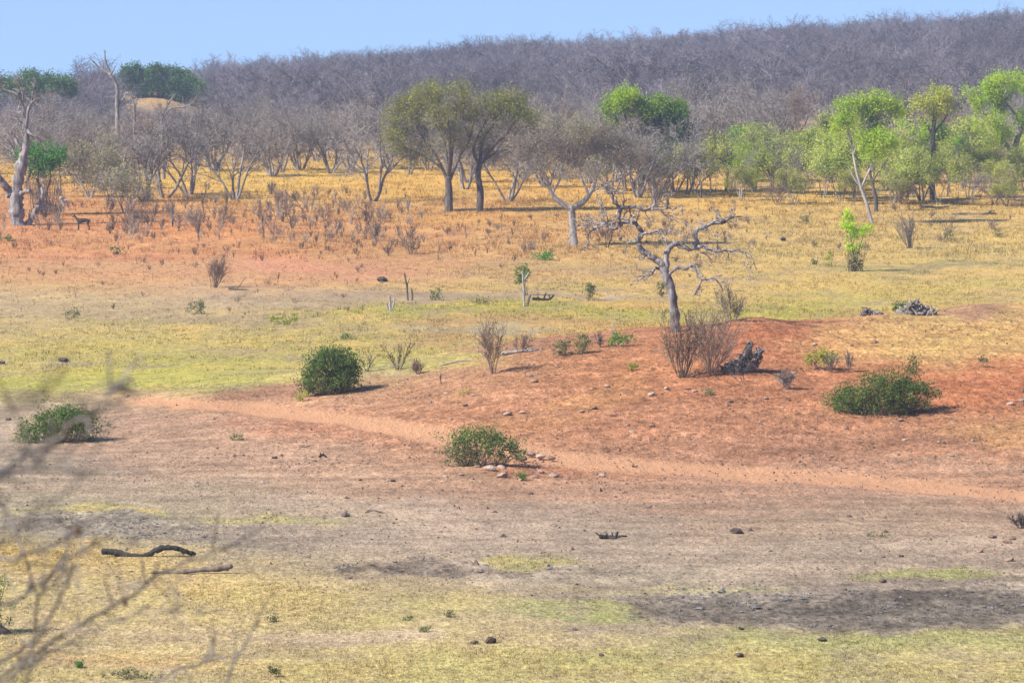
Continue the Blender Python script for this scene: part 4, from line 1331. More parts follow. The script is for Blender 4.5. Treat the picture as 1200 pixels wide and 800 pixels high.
# the gnarled tree of the middle, on the crest of the bank
gx = at(791, 400, 196.5)
gx[2] = float(H(gx[0], gx[1]))
_, gpy = project(*gx)
traced_tree('dead_tree', (791, float(gpy)), [
    ([(793, gpy + 4), (791, 380), (790, 364), (788, 348), (785, 334), (780, 322), (777, 312)], .26, .17, 'trunk'),
    ([(778, 315), (773, 307), (765, 303), (757, 297), (750, 288), (748, 280), (750, 272), (746, 263), (738, 260), (727, 264)], .17, .08, 'branch'),
    ([(779, 316), (781, 302), (783, 294), (788, 286), (795, 285), (803, 289), (812, 291), (822, 289), (830, 292), (840, 294), (852, 293), (867, 293)], .145, .04, 'branch'),
    ([(812, 290), (816, 284, .2), (815, 275, .4), (819, 269, .5), (826, 266, .6), (836, 262, .7), (848, 261, .8), (856, 257, .9), (862, 251, 1.)], .12, .04, 'branch'),
    ([(727, 264), (724, 256, -.2), (726, 249, -.3), (724, 240, -.4), (718, 236, -.5), (717, 228, -.6), (710, 219, -.7), (703, 215, -.8)], .11, .035, 'branch'),
    ([(724, 242, -.4), (735, 243, -.4), (746, 242, -.5), (754, 246, -.5), (767, 244, -.6), (780, 244, -.6), (792, 243, -.7)], .09, .03, 'branch'),
    ([(727, 263), (718, 268, .3), (708, 263, .5), (698, 267, .7), (688, 264, .8), (676, 266, .9)], .09, .025, 'branch'),
    ([(783, 322), (793, 313, -.4), (803, 314, -.6), (811, 310, -.8), (815, 316, -.9), (820, 327, -1.), (816, 338, -1.), (812, 344, -1.)], .09, .03, 'branch'),
    ([(816, 322, -.9), (826, 326, -1.1), (835, 324, -1.2), (842, 331, -1.3), (846, 340, -1.3)], .06, .025, 'branch'),
    ([(778, 318), (768, 314, .3), (763, 322, .5), (756, 324, .6), (748, 330, .7)], .07, .025, 'branch'),
    ([(750, 275), (756, 272, -.5), (765, 271, -.7), (774, 268, -.8), (783, 272, -.9), (792, 270, -1.)], .07, .025, 'branch'),
    ([(852, 293), (866, 294, -.2), (877, 297, -.3), (882, 305, -.4), (886, 316, -.4)], .04, .015, 'branch'),
    ([(764, 245, -.6), (766, 236, -.6), (763, 228, -.6)], .07, .03, 'branch'), ([(780, 244, -.6), (782, 233, -.6), (779, 226, -.6)], .07, .03, 'branch'),
    ([(738, 260), (728, 256, .2), (718, 262, .4), (708, 258, .5), (704, 246, .6), (706, 238, .6)], .06, .02, 'branch'),
    ([(700, 266, .7), (690, 274, .8), (690, 284, .9), (688, 292, .9)], .045, .02, 'branch'),
    ([(856, 257, .9), (868, 254, .9), (878, 258, .9)], .03, .012, 'branch')],
    ('dead_grey', 'twig_grey'), 'gnarled dead tree with long crooked horizontal limbs standing on the crest of the red bank', seed=8, kink=.22, jag=.10, foot=tuple(gx), twig_r=.024, sag=.05,
    twigs=[(1, .3, 5, .9), (2, .3, 9, 1.0), (3, .2, 9, 1.1), (4, .2, 9, 1.0), (5, .2, 9, 1.0), (6, .2, 8, 1.0), (7, .3, 7, .8), (8, .3, 5, .7), (9, .3, 5, .7), (10, .2, 8, .9), (11, .3, 5, .7), (12, .2, 4, .7), (13, .2, 4, .7), (14, .2, 8, .8), (15, .2, 5, .7)])


# ------------------------------------------------------------------ leafy bushes
def bush(name, base, lobes, mats, dens, lsize, label, seed, stems=14, cat='bush', clump=.16, trunk=None, ragged=.25, foot=None, group=None, bare=.0):
    rg = np.random.default_rng(seed)
    p0 = P(*base) if foot is None else np.asarray(foot, float)
    s = mpp(p0[1])
    root = empty(name, tuple(p0))
    st, fo = Geo(), Geo()
    allc = []
    S = []
    for (lx, ly, rx, ry, mi) in lobes:
        cen = np.array([(lx - base[0]) * s, rg.uniform(-.2, .2) * rx * s, (base[1] - ly) * s])
        rad = np.array([rx * s, rx * s * .9, ry * s])
        ncl = max(8, int(dens * 2.5 * rad[0] * rad[2] / clump ** 2))
        v = rg.standard_normal((ncl, 3))
        v /= np.linalg.norm(v, axis=1)[:, None]
        rr = rg.random(ncl) ** .3 * (1 + ragged * np.abs(rg.standard_normal(ncl)) * (rg.random(ncl) < .4)) * (.82 + .36 * rg.random(ncl))
        c = cen + v * rr[:, None] * rad
        gz = H(p0[0] + c[:, 0], p0[1] + c[:, 1]) - p0[2]
        c = c[c[:, 2] > gz + .02]
        nl = 26
        C = np.repeat(c, nl, 0) + rg.standard_normal((len(c) * nl, 3)) * clump * np.array([.8, .8, .7]) * np.repeat(rg.uniform(.5, 1.25, len(c)), nl)[:, None]
        gz = H(p0[0] + C[:, 0], p0[1] + C[:, 1]) - p0[2]
        C = C[C[:, 2] > gz]
        fo.leaves(C, lsize, mi, .6, .5, rg)
        for q in c[::3]:
            bx = np.array([rg.uniform(-.5, .5) * rad[0] * .5 + cen[0] * .6, rg.uniform(-.3, .3) * rad[0], 0])
            mid = (bx + q) / 2 + rg.standard_normal(3) * .1 + np.array([0, 0, -.05])
            S += [(*bx, *mid, .018, .011), (*mid, *(q + (q - mid) * (.5 if rg.random() < .12 else .1)), .011, .005)]
    if trunk:
        for pts, r0, r1 in trunk:
            pp = smooth([((q[0] - base[0]) * s, 0, (base[1] - q[1]) * s) for q in pts], 4)
            st.tube(pp, np.linspace(r0, r1, len(pp)), 7)
    st.segs(S)
    st.build('stems', M['twig_brown'] if not trunk else M['bark_dark'], root)
    fo.build('foliage', [M[m] for m in mats], root)
    tag(root, label, cat, group)
    return root


bush('evergreen_bush', (389, 462), [(389, 436, 31, 26, 0), (402, 424, 20, 17, 0), (374, 440, 20, 20, 0), (408, 440, 17, 20, 0), (385, 420, 18, 14, 0), (362, 452, 10, 9, 0)], ('leaf_bush',), 1.5, .085,
     'round dense dark green bush at the left end of the red bank', 21)
bush('evergreen_bush', (70, 518), [(72, 494, 34, 18, 0), (92, 488, 24, 14, 1), (48, 502, 24, 14, 0), (30, 511, 16, 9, 0), (106, 502, 16, 12, 1), (78, 484, 18, 10, 0)], ('leaf_bush', 'leaf_bush'), 1.7, .08,
     'low spreading grey green bush at the left behind the blurred twigs', 22, ragged=.35)
bush('evergreen_bush', (562, 546), [(560, 520, 30, 18, 0), (545, 512, 20, 12, 0), (585, 520, 24, 14, 0), (600, 528, 14, 9, 0), (536, 528, 17, 16, 1), (570, 508, 18, 10, 0), (530, 540, 11, 7, 1), (608, 530, 8, 6, 0)], ('leaf_bush', 'leaf_bush_grey'), 1.3, .075,
     'ragged green bush with a pile of pale stones at its right foot', 23, ragged=.4)
bush('evergreen_bush', (1032, 484), [(1030, 458, 42, 22, 0), (1000, 466, 28, 15, 0), (1062, 457, 30, 17, 0), (1042, 453, 30, 14, 0), (1077, 462, 18, 14, 0), (980, 470, 14, 11, 0), (1068, 425, 6, 9, 0), (1068, 438, 9, 8, 0), (1015, 472, 40, 11, 0), (1050, 476, 28, 8, 0)], ('leaf_bush',), 1.4, .08,
     'widest dark green bush, low over the red bank, a tuft sticking up', 24)
bush('green_shrub', (968, 434), [(962, 419, 15, 9, 0), (972, 417, 9, 8, 0), (950, 422, 7, 5, 0)], ('leaf_yellow',), 1.1, .09, 'small light green shrub on bare grey stems behind the widest bush', 25, stems=8)
bush('evergreen_bush', (-6, 742), [(-22, 705, 26, 28, 0), (-10, 690, 16, 14, 0), (-16, 722, 22, 12, 0)], ('leaf_bush',), 1.4, .07, 'dark green bush on a black stump, cut by the left edge', 26, trunk=[([(8, 744), (2, 738), (-6, 730), (-14, 715)], .16, .05), ([(-14, 746), (-10, 730), (-8, 715)], .14, .06)])
bush('green_tree', (52, 252), [(48, 186, 24, 13, 0), (30, 182, 14, 10, 0), (62, 184, 18, 13, 0), (48, 198, 13, 11, 0), (40, 176, 16, 9, 0), (70, 187, 10, 8, 0)], ('leaf_bright',), 1.6, .19, 'small tree with a flat bright green crown behind the massive dead trunk', 27, cat='tree', clump=.34, trunk=[([(52, 253), (50, 235), (45, 215), (46, 195)], .14, .07), ([(50, 235), (58, 215), (60, 195)], .09, .05)])
bush('green_sapling', (1002, 318), [(993, 260, 9, 10, 0), (999, 272, 12, 9, 0), (1014, 270, 8, 8, 0), (998, 288, 7, 8, 0), (991, 252, 5, 6, 0), (1003, 303, 9, 9, 1), (1000, 312, 9, 6, 1)], ('leaf_lime', 'leaf_olive_dull'), .8, .15, 'lime green sapling with a bushy dark foot standing in the straw plain', 28, cat='sapling', clump=.2, trunk=[([(1002, 318), (1000, 300), (997, 280), (994, 262)], .06, .03), ([(1002, 318), (1006, 295), (1012, 275)], .05, .03)])
bush('green_shrub', (637, 355), [(624, 328, 10, 9, 0), (624, 336, 7, 5, 0)], ('leaf_bush',), 1.2, .13, 'small dark green shrub growing behind the pale snag', 29, foot=tuple(P(624, 346)), clump=.2)
SM = [(329, 380, [(322, 375, 8, 5, 0), (334, 377, 8, 5, 0), (345, 373, 6, 6, 0)], 'leaf_yellow', 'low yellow green shrub on the pale plain left of centre'),
      (564, 356, [(564, 352, 14, 4, 0)], 'leaf_olive_dull', 'flat dull green clump on the strip of grey soil'),
      (411, 398, [(411, 395, 9, 4, 0)], 'leaf_bush', 'tiny dark green shrub on the plain above the round dense bush'),
      (636, 305, [(635, 302, 12, 5, 0), (642, 299, 6, 4, 0)], 'leaf_bright', 'small low bright green shrub in the dry field, left of the gnarled tree'),
      (660, 416, [(656, 408, 9, 7, 0), (664, 404, 6, 8, 0)], 'leaf_bush_grey', 'grey green shrub on the crest of the bank, left one of a pair'),
      (681, 414, [(681, 403, 10, 10, 0), (685, 396, 6, 6, 0)], 'leaf_bush_grey', 'taller grey green shrub on the crest of the bank, right one of a pair'),
      (722, 406, [(722, 397, 9, 8, 0), (734, 398, 8, 5, 0)], 'leaf_bright', 'green shrub with a dead stick on the crest, left of the twin dry shrubs'),
      (741, 434, [(741, 430, 6, 4, 0)], 'leaf_yellow', 'tiny yellow green plant on the red slope left of the twin dry shrubs'),
      (690, 352, [(690, 340, 7, 11, 0)], 'leaf_bush_grey', 'narrow dark shrub standing upright on the green plain'),
      (512, 352, [(511, 345, 6, 7, 0)], 'leaf_bush', 'small dark upright shrub between the sticks and the snag'),
      (776, 348, [(776, 338, 6, 10, 0)], 'leaf_bush_grey', 'grey green shrub just left of the gnarled trunk'),
      (8, 283, [(8, 280, 6, 3, 0)], 'leaf_bush', 'tiny green shrub on red soil at the left edge below the massive dead tree'),
      (135, 298, [(135, 293, 8, 4, 0)], 'leaf_bush_grey', 'small round grey green shrub alone on the red soil'),
      (231, 368, [(230, 360, 9, 8, 0)], 'leaf_bush_grey', 'small dark tuft casting a shadow on the pale plain at left'),
      (85, 373, [(84, 368, 7, 6, 0)], 'leaf_bush_grey', 'small grey green tuft at the far left of the pale plain'),
      (866, 375, [(862, 362, 5, 8, 0)], 'leaf_olive_dull', 'thin olive shrub rising behind the twin dry shrubs'),
      (613, 563, [(612, 558, 4, 4, 0)], 'leaf_bright', 'tiny bright green plant among the pale stones'),
      (90, 782, [(92, 776, 6, 6, 0)], 'leaf_bright', 'small bright green plant in the foreground grass behind the twigs'),
      (523, 723, [(523, 720, 8, 4, 0)], 'leaf_bush_grey', 'small dark green tuft in the foreground grass, right of a fainter one'),
      (478, 727, [(478, 725, 5, 3, 0)], 'leaf_bush_grey', 'faint small green tuft in the foreground grass'),
      (498, 740, [(498, 737, 6, 3, 0)], 'leaf_bush_grey', 'small green tuft lowest of three in the foreground grass'),
      (320, 728, [(320, 726, 6, 3, 0)], 'leaf_bush_grey', 'lone small green tuft right of the blurred twigs'),
      (150, 795, [(150, 790, 22, 5, 0), (180, 794, 14, 4, 0)], 'leaf_bush_grey', 'low grey green patch of leaves at the very bottom left'),
      (320, 793, [(322, 786, 7, 6, 0)], 'leaf_bush_grey', 'grey green tuft at the bottom edge'),
      (1113, 283, [(1112, 276, 6, 7, 0)], 'leaf_olive_dull', 'thin olive plant in the straw plain at right'),
      (1170, 278, [(1170, 273, 8, 5, 0)], 'leaf_olive_dull', 'sparse olive plant near the right edge of the straw plain'),
      (973, 312, [(972, 304, 5, 8, 0)], 'leaf_yellow', 'thin yellow green plant left of the lime green sapling'),
      (955, 310, [(955, 308, 4, 4, 0)], 'leaf_bush_grey', 'tiny dark tuft left of the lime green sapling'),
      (944, 262, [(944, 258, 8, 4, 0)], 'leaf_olive_dull', 'low olive clump in the straw below the lime green trees'),
      (1010, 293, [(1013, 290, 8, 4, 0)], 'leaf_bush_grey', 'low dark clump right of the sapling foot'),
      (1152, 430, [(1152, 422, 5, 4, 0)], 'leaf_bush_grey', 'tiny green tuft in the golden grass of the bank at right'),
      (828, 462, [(828, 459, 9, 4, 0)], 'leaf_bush_grey', 'tiny grey green tuft below the twin dry shrubs'),
      (515, 466, [(545, 461, 9, 3, 0)], 'leaf_yellow', 'tiny yellowish tuft on the bank right of the round bush'),
      (277, 516, [(277, 513, 8, 3, 0)], 'leaf_bush_grey', 'tiny green tuft on the bare flat below the track'),
      (352, 470, [(354, 464, 5, 6, 0)], 'leaf_yellow', 'small yellow green plant at the left foot of the round dense bush'),
      (1025, 629, [(1025, 627, 14, 2, 0)], 'leaf_bush_grey', 'flat faint green patch of leaves on the grey flat at right')]
for i, (bx, by, lb, mt, lab) in enumerate(SM):
    q = P(bx, by)
    s_ = mpp(q[1])
    ls = max(.05, 2.0 * s_)
    bush('small_shrub', (bx, by), lb, (mt,), 1.0, ls, lab, 60 + i, clump=max(.07, 3.2 * s_), cat='shrub')


# ------------------------------------------------------------------ dry leafless shrubs
def dry_shrub(name, seed, h, stems, spread, r0, lab=None, mats='twig_brown', fan=.5, kids=(7, 4), rmin=.0075):
    rnd = random.Random(seed)
    root_geo = Geo()
    cfg = dict(nseg=[6, 4, 2], kids=list(kids), start=[.25, .2], ang=[.5, .6], lr=[.42, .5], wig=[.10, .16, .2], trop=[.05, .06, .05], taper=.3, rr=.6, rmin=rmin)
    out = []
    for s in range(stems):
        a = rnd.random() * 6.28
        k = spread * rnd.random() ** .6
        d = nrm((math.cos(a) * k, math.sin(a) * k, 1))
        grow(out, rnd, (math.cos(a) * .12 * k * h, math.sin(a) * .12 * k * h, -.05), d, h * rnd.uniform(.55, .95), r0 * rnd.uniform(.6, 1.1), 0, cfg)
    zs = max(p[2] for o in out for p in o[1])
    out = [(l, [(p[0] * h / zs, p[1] * h / zs, p[2] * h / zs) for p in pts], rad) for l, pts, rad in out]
    emit(out, root_geo, root_geo, 0)
    return root_geo.build(name, M[mats])


def put(o, px, py, label, cat='shrub', rz=0, group=None, foot=None):
    p = P(px, py) if foot is None else foot
    o.location = (p[0], p[1], p[2] - .02)
    o.rotation_euler = (0, 0, rz)
    tag(o, label, cat, group)
    return o


def hpx(px, py, h):
    return h * mpp(P(px, py)[1])


put(dry_shrub('dry_shrub', 1, hpx(800, 443, 92), 20, .55, .026, kids=(8, 4), mats='stick'), 800, 443, 'left one of the twin leafless brown shrubs fanning out below the gnarled tree')
put(dry_shrub('dry_shrub', 2, hpx(833, 438, 90), 24, .46, .026, kids=(8, 4), mats='stick'), 833, 439, 'leafless brown shrub beside the grey stump, right one of the twin shrubs')
put(dry_shrub('dry_shrub', 3, hpx(577, 437, 78), 10, .3, .02, kids=(9, 5)), 577, 438, 'tall thin leafless shrub standing at the foot of the red bank')
put(dry_shrub('dry_shrub', 4, hpx(466, 433, 36), 9, .75, .018, mats='bark_dark', kids=(4, 3)), 466, 433, 'curved dark stemmed leafless shrub in the yellow grass right of the round bush')
put(dry_shrub('dry_shrub', 5, hpx(490, 437, 20), 14, .7, .014), 490, 438, 'low brown twiggy shrub at the shoreline right of the curved stemmed one')
put(dry_shrub('dry_shrub', 6, hpx(430, 435, 30), 6, .5, .014, mats='bark_dark', kids=(4, 3)), 430, 435, 'thin leafless shrub just behind the round dense bush')
cr = at(858, 386, 203)
cr[2] = float(H(cr[0], cr[1]))
put(dry_shrub('dry_shrub', 7, hpx(858, 390, 62), 9, .42, .022, mats='twig_grey', kids=(8, 5)), 858, 386, 'sparse grey leafless shrub on the crest right of the gnarled trunk', foot=cr)
put(dry_shrub('dry_shrub', 8, hpx(252, 337, 44), 18, .6, .03, kids=(7, 5)), 252, 337, 'brown leafless shrub standing alone on the red soil beside a fallen branch')
put(dry_shrub('dry_shrub', 9, hpx(1067, 291, 50), 12, .55, .05, mats='twig_grey', kids=(8, 5)), 1067, 291, 'broad grey leafless shrub in the straw plain right of the sapling')
put(dry_shrub('dry_shrub', 10, hpx(871, 449, 26), 4, .6, .014, mats='bark_dark', kids=(5, 3)), 871, 449, 'little dark stick shrub in front of the grey stump')
put(dry_shrub('dry_shrub', 11, hpx(923, 456, 28), 14, .7, .012, mats='twig_grey'), 923, 456, 'pale grey twiggy shrub on the red bank right of the stump')
put(dry_shrub('dry_shrub', 12, hpx(994, 436, 28), 6, .22, .012, mats='twig_grey', kids=(6, 3)), 994, 436, 'thin upright grey shrub behind the widest bush')
put(dry_shrub('dry_shrub', 13, hpx(975, 436, 26), 7, .3, .012, mats='twig_grey', kids=(6, 3)), 975, 437, 'bare grey stems at the right side of the small light green shrub')
put(dry_shrub('dry_shrub', 14, hpx(606, 408, 24), 9, .8, .014), 610, 413, 'low brown shrub on the crest beside a fallen log')
put(dry_shrub('dry_shrub', 15, hpx(704, 404, 20), 8, .3, .012, mats='twig_grey'), 704, 407, 'small grey upright shrub on the crest between two green shrubs')
put(dry_shrub('dry_shrub', 16, hpx(722, 404, 30), 1, .2, .03, mats='twig_grey', kids=(4, 2)), 722, 405, 'dead stick standing in the green shrub on the crest')
put(dry_shrub('dry_shrub', 17, hpx(1195, 620, 22), 12, .8, .012, mats='bark_dark'), 1198, 619, 'dark leafless tuft at the right edge of the grey flat')
put(dry_shrub('dry_shrub', 18, hpx(516, 452, 14), 3, .3, .012, mats='bark_dark', kids=(3, 2)), 517, 450, 'short dark twig standing on the bank right of the round bush')
put(dry_shrub('dry_shrub', 19, hpx(712, 284, 40), 12, .7, .03, mats='bark_dark', kids=(6, 4)), 712, 290, 'dark tangled leafless shrub right of the pale forked tree')
put(dry_shrub('dry_shrub', 20, hpx(620, 298, 18), 12, 1.0, .02), 618, 297, 'dark brown low bramble in the dry field below the forked tree')
put(dry_shrub('dry_shrub', 21, hpx(768, 240, 46), 14, .7, .05, mats='log_brown', kids=(6, 4)), 768, 243, 'reddish brown leafless shrub below the broad green tree')
put(dry_shrub('dry_shrub', 22, hpx(925, 283, 34), 5, .4, .03, mats='bark_dark', kids=(5, 3)), 1112, 282, 'dark thin stems in the straw plain at right')

# the field of dry coppice stems
G_ST = 'knee high leafless saplings scattered over the dry field'
L_ST = ['bundle of bare grey sapling stems standing in the dry field', 'low brown leafless sapling bush standing in the dry field', 'single bare sapling stick standing in the dry field', 'grey leafless coppice stump with upright shoots in the dry field']
ST = []
for k in range(8):
    kind = (0, 0, 1, 1, 2, 2, 3, 3)[k]
    o = dry_shrub('dry_sapling', 900 + k, 1.0, (5, 7, 9, 12, 1, 2, 5, 7)[k], (.25, .3, .7, .8, .2, .35, .2, .25)[k], (.022, .02, .014, .012, .028, .024, .04, .036)[k],
                  mats=('stick', 'stick', 'twig_brown', 'stick', 'bark_dark', 'stick', 'twig_grey', 'stick')[k], kids=((4, 3), (5, 3), (5, 3), (5, 3), (4, 3), (3, 2), (2, 2), (3, 2))[k])
    ST.append((o, kind))
rs = random.Random(31)
cand = []
while len(cand) < 720:
    zone = rs.random()
    if zone < .60:
        px, py = rs.uniform(-70, 480), rs.triangular(214, 340, 248)
        h = rs.uniform(.35, 1.25) * (1.3 if py < 262 else 1.0 if py < 285 else .6)
        if py > 300 and rs.random() < .5:
            continue
    elif zone < .86:
        px, py = rs.uniform(400, 900), rs.triangular(240, 330, 262)
        h = rs.uniform(.35, 1.0)
    elif zone < .95:
        px, py = rs.uniform(770, 1280), rs.triangular(224, 300, 238)
        h = rs.uniform(.35, .95)
    else:
        px, py = rs.uniform(-60, 420), rs.uniform(320, 372)
        h = rs.uniform(.25, .5)
    cand.append((px, py, h))
cl = [(185, 262, 46), (150, 268, 26), (240, 262, 30), (310, 262, 40), (395, 262, 40), (110, 268, 30), (450, 285, 60), (60, 262, 30), (345, 250, 40)]
for cx, cy, rx in cl:
    for _ in range(12):
        cand.append((cx + rs.gauss(0, rx * .5), cy + rs.gauss(0, 9), rs.uniform(.8, 2.3)))
cand = [c for c in cand if not (72 < c[0] < 122 and 248 < c[1] < 300)]
pos = [(P(px, py), h, px, py) for px, py, h in cand]
pos.sort(key=lambda q: -(q[1] / q[0][1]) if -20 < q[2] < 1220 else 1)
first = set()
mer = {}
for i, (p, h, px, py) in enumerate(pos):
    k = rs.choice(range(8)) if py < 290 else rs.choice([0, 2, 3, 4, 5, 2, 3])
    o, kind = ST[k]
    rz = rs.uniform(0, 6.28)
    if i < 290 or k not in first:
        if k in first:
            c = o.copy()
            COL.objects.link(c)
        else:
            first.add(k)
            c = o
        c.location, c.rotation_euler, c.scale = (p[0], p[1], p[2] - .02), (rs.gauss(0, .08), rs.gauss(0, .08), rz), (h * rs.uniform(.8, 1.2),) * 2 + (h,)
        tag(c, L_ST[kind], 'sapling', G_ST)
    else:
        mer.setdefault(k, []).append((p, h, rz))
g = Geo()
mats_ = []
for k, lst in mer.items():
    me = ST[k][0].data
    co_ = np.empty(len(me.vertices) * 3, np.float32)
    me.vertices.foreach_get('co', co_)
    co_ = co_.reshape(-1, 3)
    q = np.empty(len(me.loops), np.int32)
    me.loops.foreach_get('vertex_index', q)
    q = q.reshape(-1, 4)
    mats_.append(me.materials[0])
    for p, h, rz in lst:
        c, s = math.cos(rz), math.sin(rz)
        V = np.stack([co_[:, 0] * c - co_[:, 1] * s, co_[:, 0] * s + co_[:, 1] * c, co_[:, 2]], -1) * h + np.array(p)
        g.add(V, q, len(mats_) - 1)
tag(g.build('dry_stubble', mats_), 'countless small dry stems scattered between the saplings of the field', kind='stuff')


# ------------------------------------------------------------------ snags, stumps, logs
def wood(name, base, pieces, mat, label, cat, seed=1, foot=None, jag=.12, sides=8, part=None, splinters=0):
    """pieces: (list of (px, py, depth m), r0, r1) as one weathered piece of wood"""
    rg = np.random.default_rng(seed)
    p0 = P(*base) if foot is None else np.asarray(foot, float)
    s = mpp(p0[1])
    g = Geo()
    for pts, r0, r1 in pieces:
        pp = smooth([((q[0] - base[0]) * s, (q[2] if len(q) > 2 else 0.0), (base[1] - q[1]) * s) for q in pts], 5)
        pp[1:-1] += rg.standard_normal((len(pp) - 2, 3)) * min(r0, r1 * 2 + .02) * .10
        rr = np.linspace(r0, r1, len(pp)) * (1 + rg.standard_normal(len(pp)) * .07)
        g.tube(pp, rr, sides, 0, True, jag)
    for k in range(splinters):
        pts = pieces[k % len(pieces)][0]
        q = pts[rg.integers(0, len(pts) - 1)]
        r = pieces[k % len(pieces)][1]
        a = np.array([(q[0] - base[0]) * s, rg.uniform(-1, 1) * r, (base[1] - q[1]) * s]) + rg.standard_normal(3) * r * .4
        d = np.array([rg.normal(.1, .7), rg.normal(-.3, .5), rg.normal(.35, .45)])
        d = d / np.linalg.norm(d) * r * rg.uniform(1.2, 2.8)
        rad = r * rg.uniform(.18, .42)
        g.tube(np.array([a - d * .3, a + d * .2 + rg.standard_normal(3) * rad * .3, a + d * .6 + rg.standard_normal(3) * rad * .4, a + d]), [rad, rad * .9, rad * .6, rad * .12], 5, 0, False, .3)
    o = g.build(name, M[mat], None, tuple(p0))
    tag(o, label, cat)
    return o


wood('snag', (614, 359), [([(614, 360), (614, 340), (613, 326), (612, 318)], .085, .05), ([(613, 330), (617, 324), (620, 319)], .06, .04), ([(613, 345), (610, 336)], .05, .03)], 'dead_pale', 'pale upright snag beside a dark shrub on the edge of the green plain', 'snag', 1)
wood('snag', (618, 359), [([(618, 360), (620, 350), (622, 345)], .08, .05)], 'bark_dark', 'short dark stub leaning beside the pale snag', 'snag', 2)
wood('fallen_root', (637, 352), [([(624, 350), (630, 350), (638, 351), (645, 350), (649, 346)], .10, .06), ([(637, 351), (639, 345), (640, 343)], .06, .03), ([(632, 350), (630, 347)], .05, .03), ([(645, 350), (643, 345)], .05, .03)], 'charred', 'black fallen root with short prongs right of the pale snag', 'root', 3)
wood('snag', (477, 352), [([(478, 352), (477, 336), (475, 326), (474, 320)], .07, .05), ([(477, 334), (480, 326)], .04, .02)], 'bark_dark', 'tall thin dark stick standing at the edge of the red field, taller of two', 'stick', 4)
wood('snag', (483, 352), [([(483, 352), (483, 343), (482, 338)], .08, .05)], 'bark_dark', 'short dark stick right of the taller thin stick', 'stick', 5)
wood('snag', (457, 364), [([(457, 365), (457, 356), (457, 346)], .10, .06), ([(455, 364), (453, 355)], .07, .04), ([(459, 364), (462, 354), (463, 349)], .06, .04)], 'dead_pale', 'pale broken stump with three prongs on the yellow grass', 'stump', 6)
wood('fallen_branch', (237, 335), [([(224, 334), (232, 336), (244, 337), (252, 337)], .09, .04), ([(226, 335), (223, 331)], .05, .03)], 'dead_pale', 'pale fallen branch at the left foot of the lone brown shrub', 'branch', 7)
wood('fallen_branch', (290, 340), [([(268, 338), (278, 339), (290, 340), (302, 347), (314, 343)], .07, .03), ([(278, 338), (284, 330), (288, 325)], .04, .02), ([(296, 344), (299, 348), (303, 346)], .10, .05)], 'log_brown', 'grey forked fallen branch lying right of the lone brown shrub', 'branch', 8)
wood('log', (1145, 252), [([(1116, 251), (1130, 251, .1), (1145, 252, .2), (1158, 250, .2), (1168, 251, .2)], .16, .11), ([(1158, 250, .2), (1161, 247), (1166, 248)], .10, .05)], 'log_brown', 'long fallen log lying in the straw in front of the right hand trees', 'log', 9)
wood('log', (1160, 246), [([(1080, 242), (1100, 243), (1112, 242)], .12, .08)], 'log_brown', 'shorter fallen log lying behind the long one', 'log', 10)
wood('log', (618, 412), [([(588, 414), (600, 413), (612, 411), (624, 411), (634, 410)], .09, .05), ([(612, 411), (618, 406), (626, 405)], .05, .03)], 'dead_pale', 'pale fallen log on the crest of the bank beside a low brown shrub', 'log', 11)
wood('log', (540, 424), [([(516, 428), (528, 425), (542, 422), (560, 421)], .05, .03)], 'dead_pale', 'thin pale branch lying along the shoreline left of the fallen log', 'log', 12)
wood('black_log', (176, 652), [([(120, 646), (130, 646), (137, 647), (150, 650), (166, 652), (176, 648), (186, 643), (200, 641), (210, 643), (220, 647), (229, 649)], .105, .075),
                               ([(134, 647), (138, 651), (139, 655)], .08, .03), ([(137, 646), (135, 643)], .06, .03), ([(120, 646), (126, 644)], .05, .03), ([(124, 648), (120, 649)], .04, .02)], 'charred', 'black wavy log lying on the yellow grass, larger of two', 'log', 13, jag=.08)
wood('black_log', (222, 672), [([(160, 678), (168, 677), (174, 673), (182, 670), (192, 671), (204, 672), (220, 669), (240, 667), (258, 666), (272, 663)], .035, .085), ([(262, 665), (268, 668)], .05, .03)], 'log_brown', 'brown thin log with a curled end below the black wavy log', 'log', 14, jag=.08)
wood('black_root', (716, 631), [([(703, 628), (710, 629), (718, 629), (726, 628), (735, 628)], .08, .03), ([(708, 630), (714, 631), (722, 630)], .10, .07), ([(704, 628), (698, 624)], .035, .02), ([(722, 628), (724, 623)], .05, .04), ([(712, 627), (710, 624)], .03, .02), ([(718, 627), (717, 623)], .03, .02)], 'charred', 'black pronged piece of root lying alone on the grey flat', 'root', 15)
wood('grey_stump', (872, 436), [([(850, 433), (858, 430), (866, 425), (874, 418), (880, 414)], .22, .16), ([(862, 434), (868, 426), (874, 416), (878, 404)], .26, .15), ([(872, 436), (878, 426), (884, 419), (890, 415)], .26, .17), ([(868, 436), (874, 430), (882, 428), (888, 424)], .24, .14),
                               ([(878, 406), (879, 402), (876, 401)], .13, .08), ([(884, 420), (890, 412), (887, 407)], .16, .08), ([(856, 434), (862, 431), (870, 431)], .18, .10)], 'stump_grey', 'large torn grey stump on the red bank right of the twin dry shrubs', 'stump', 16, jag=.3, sides=7, splinters=46)
cp = at(1072, 383, 203)
cp[2] = float(H(cp[0], cp[1]))
_, cpy = project(*cp)
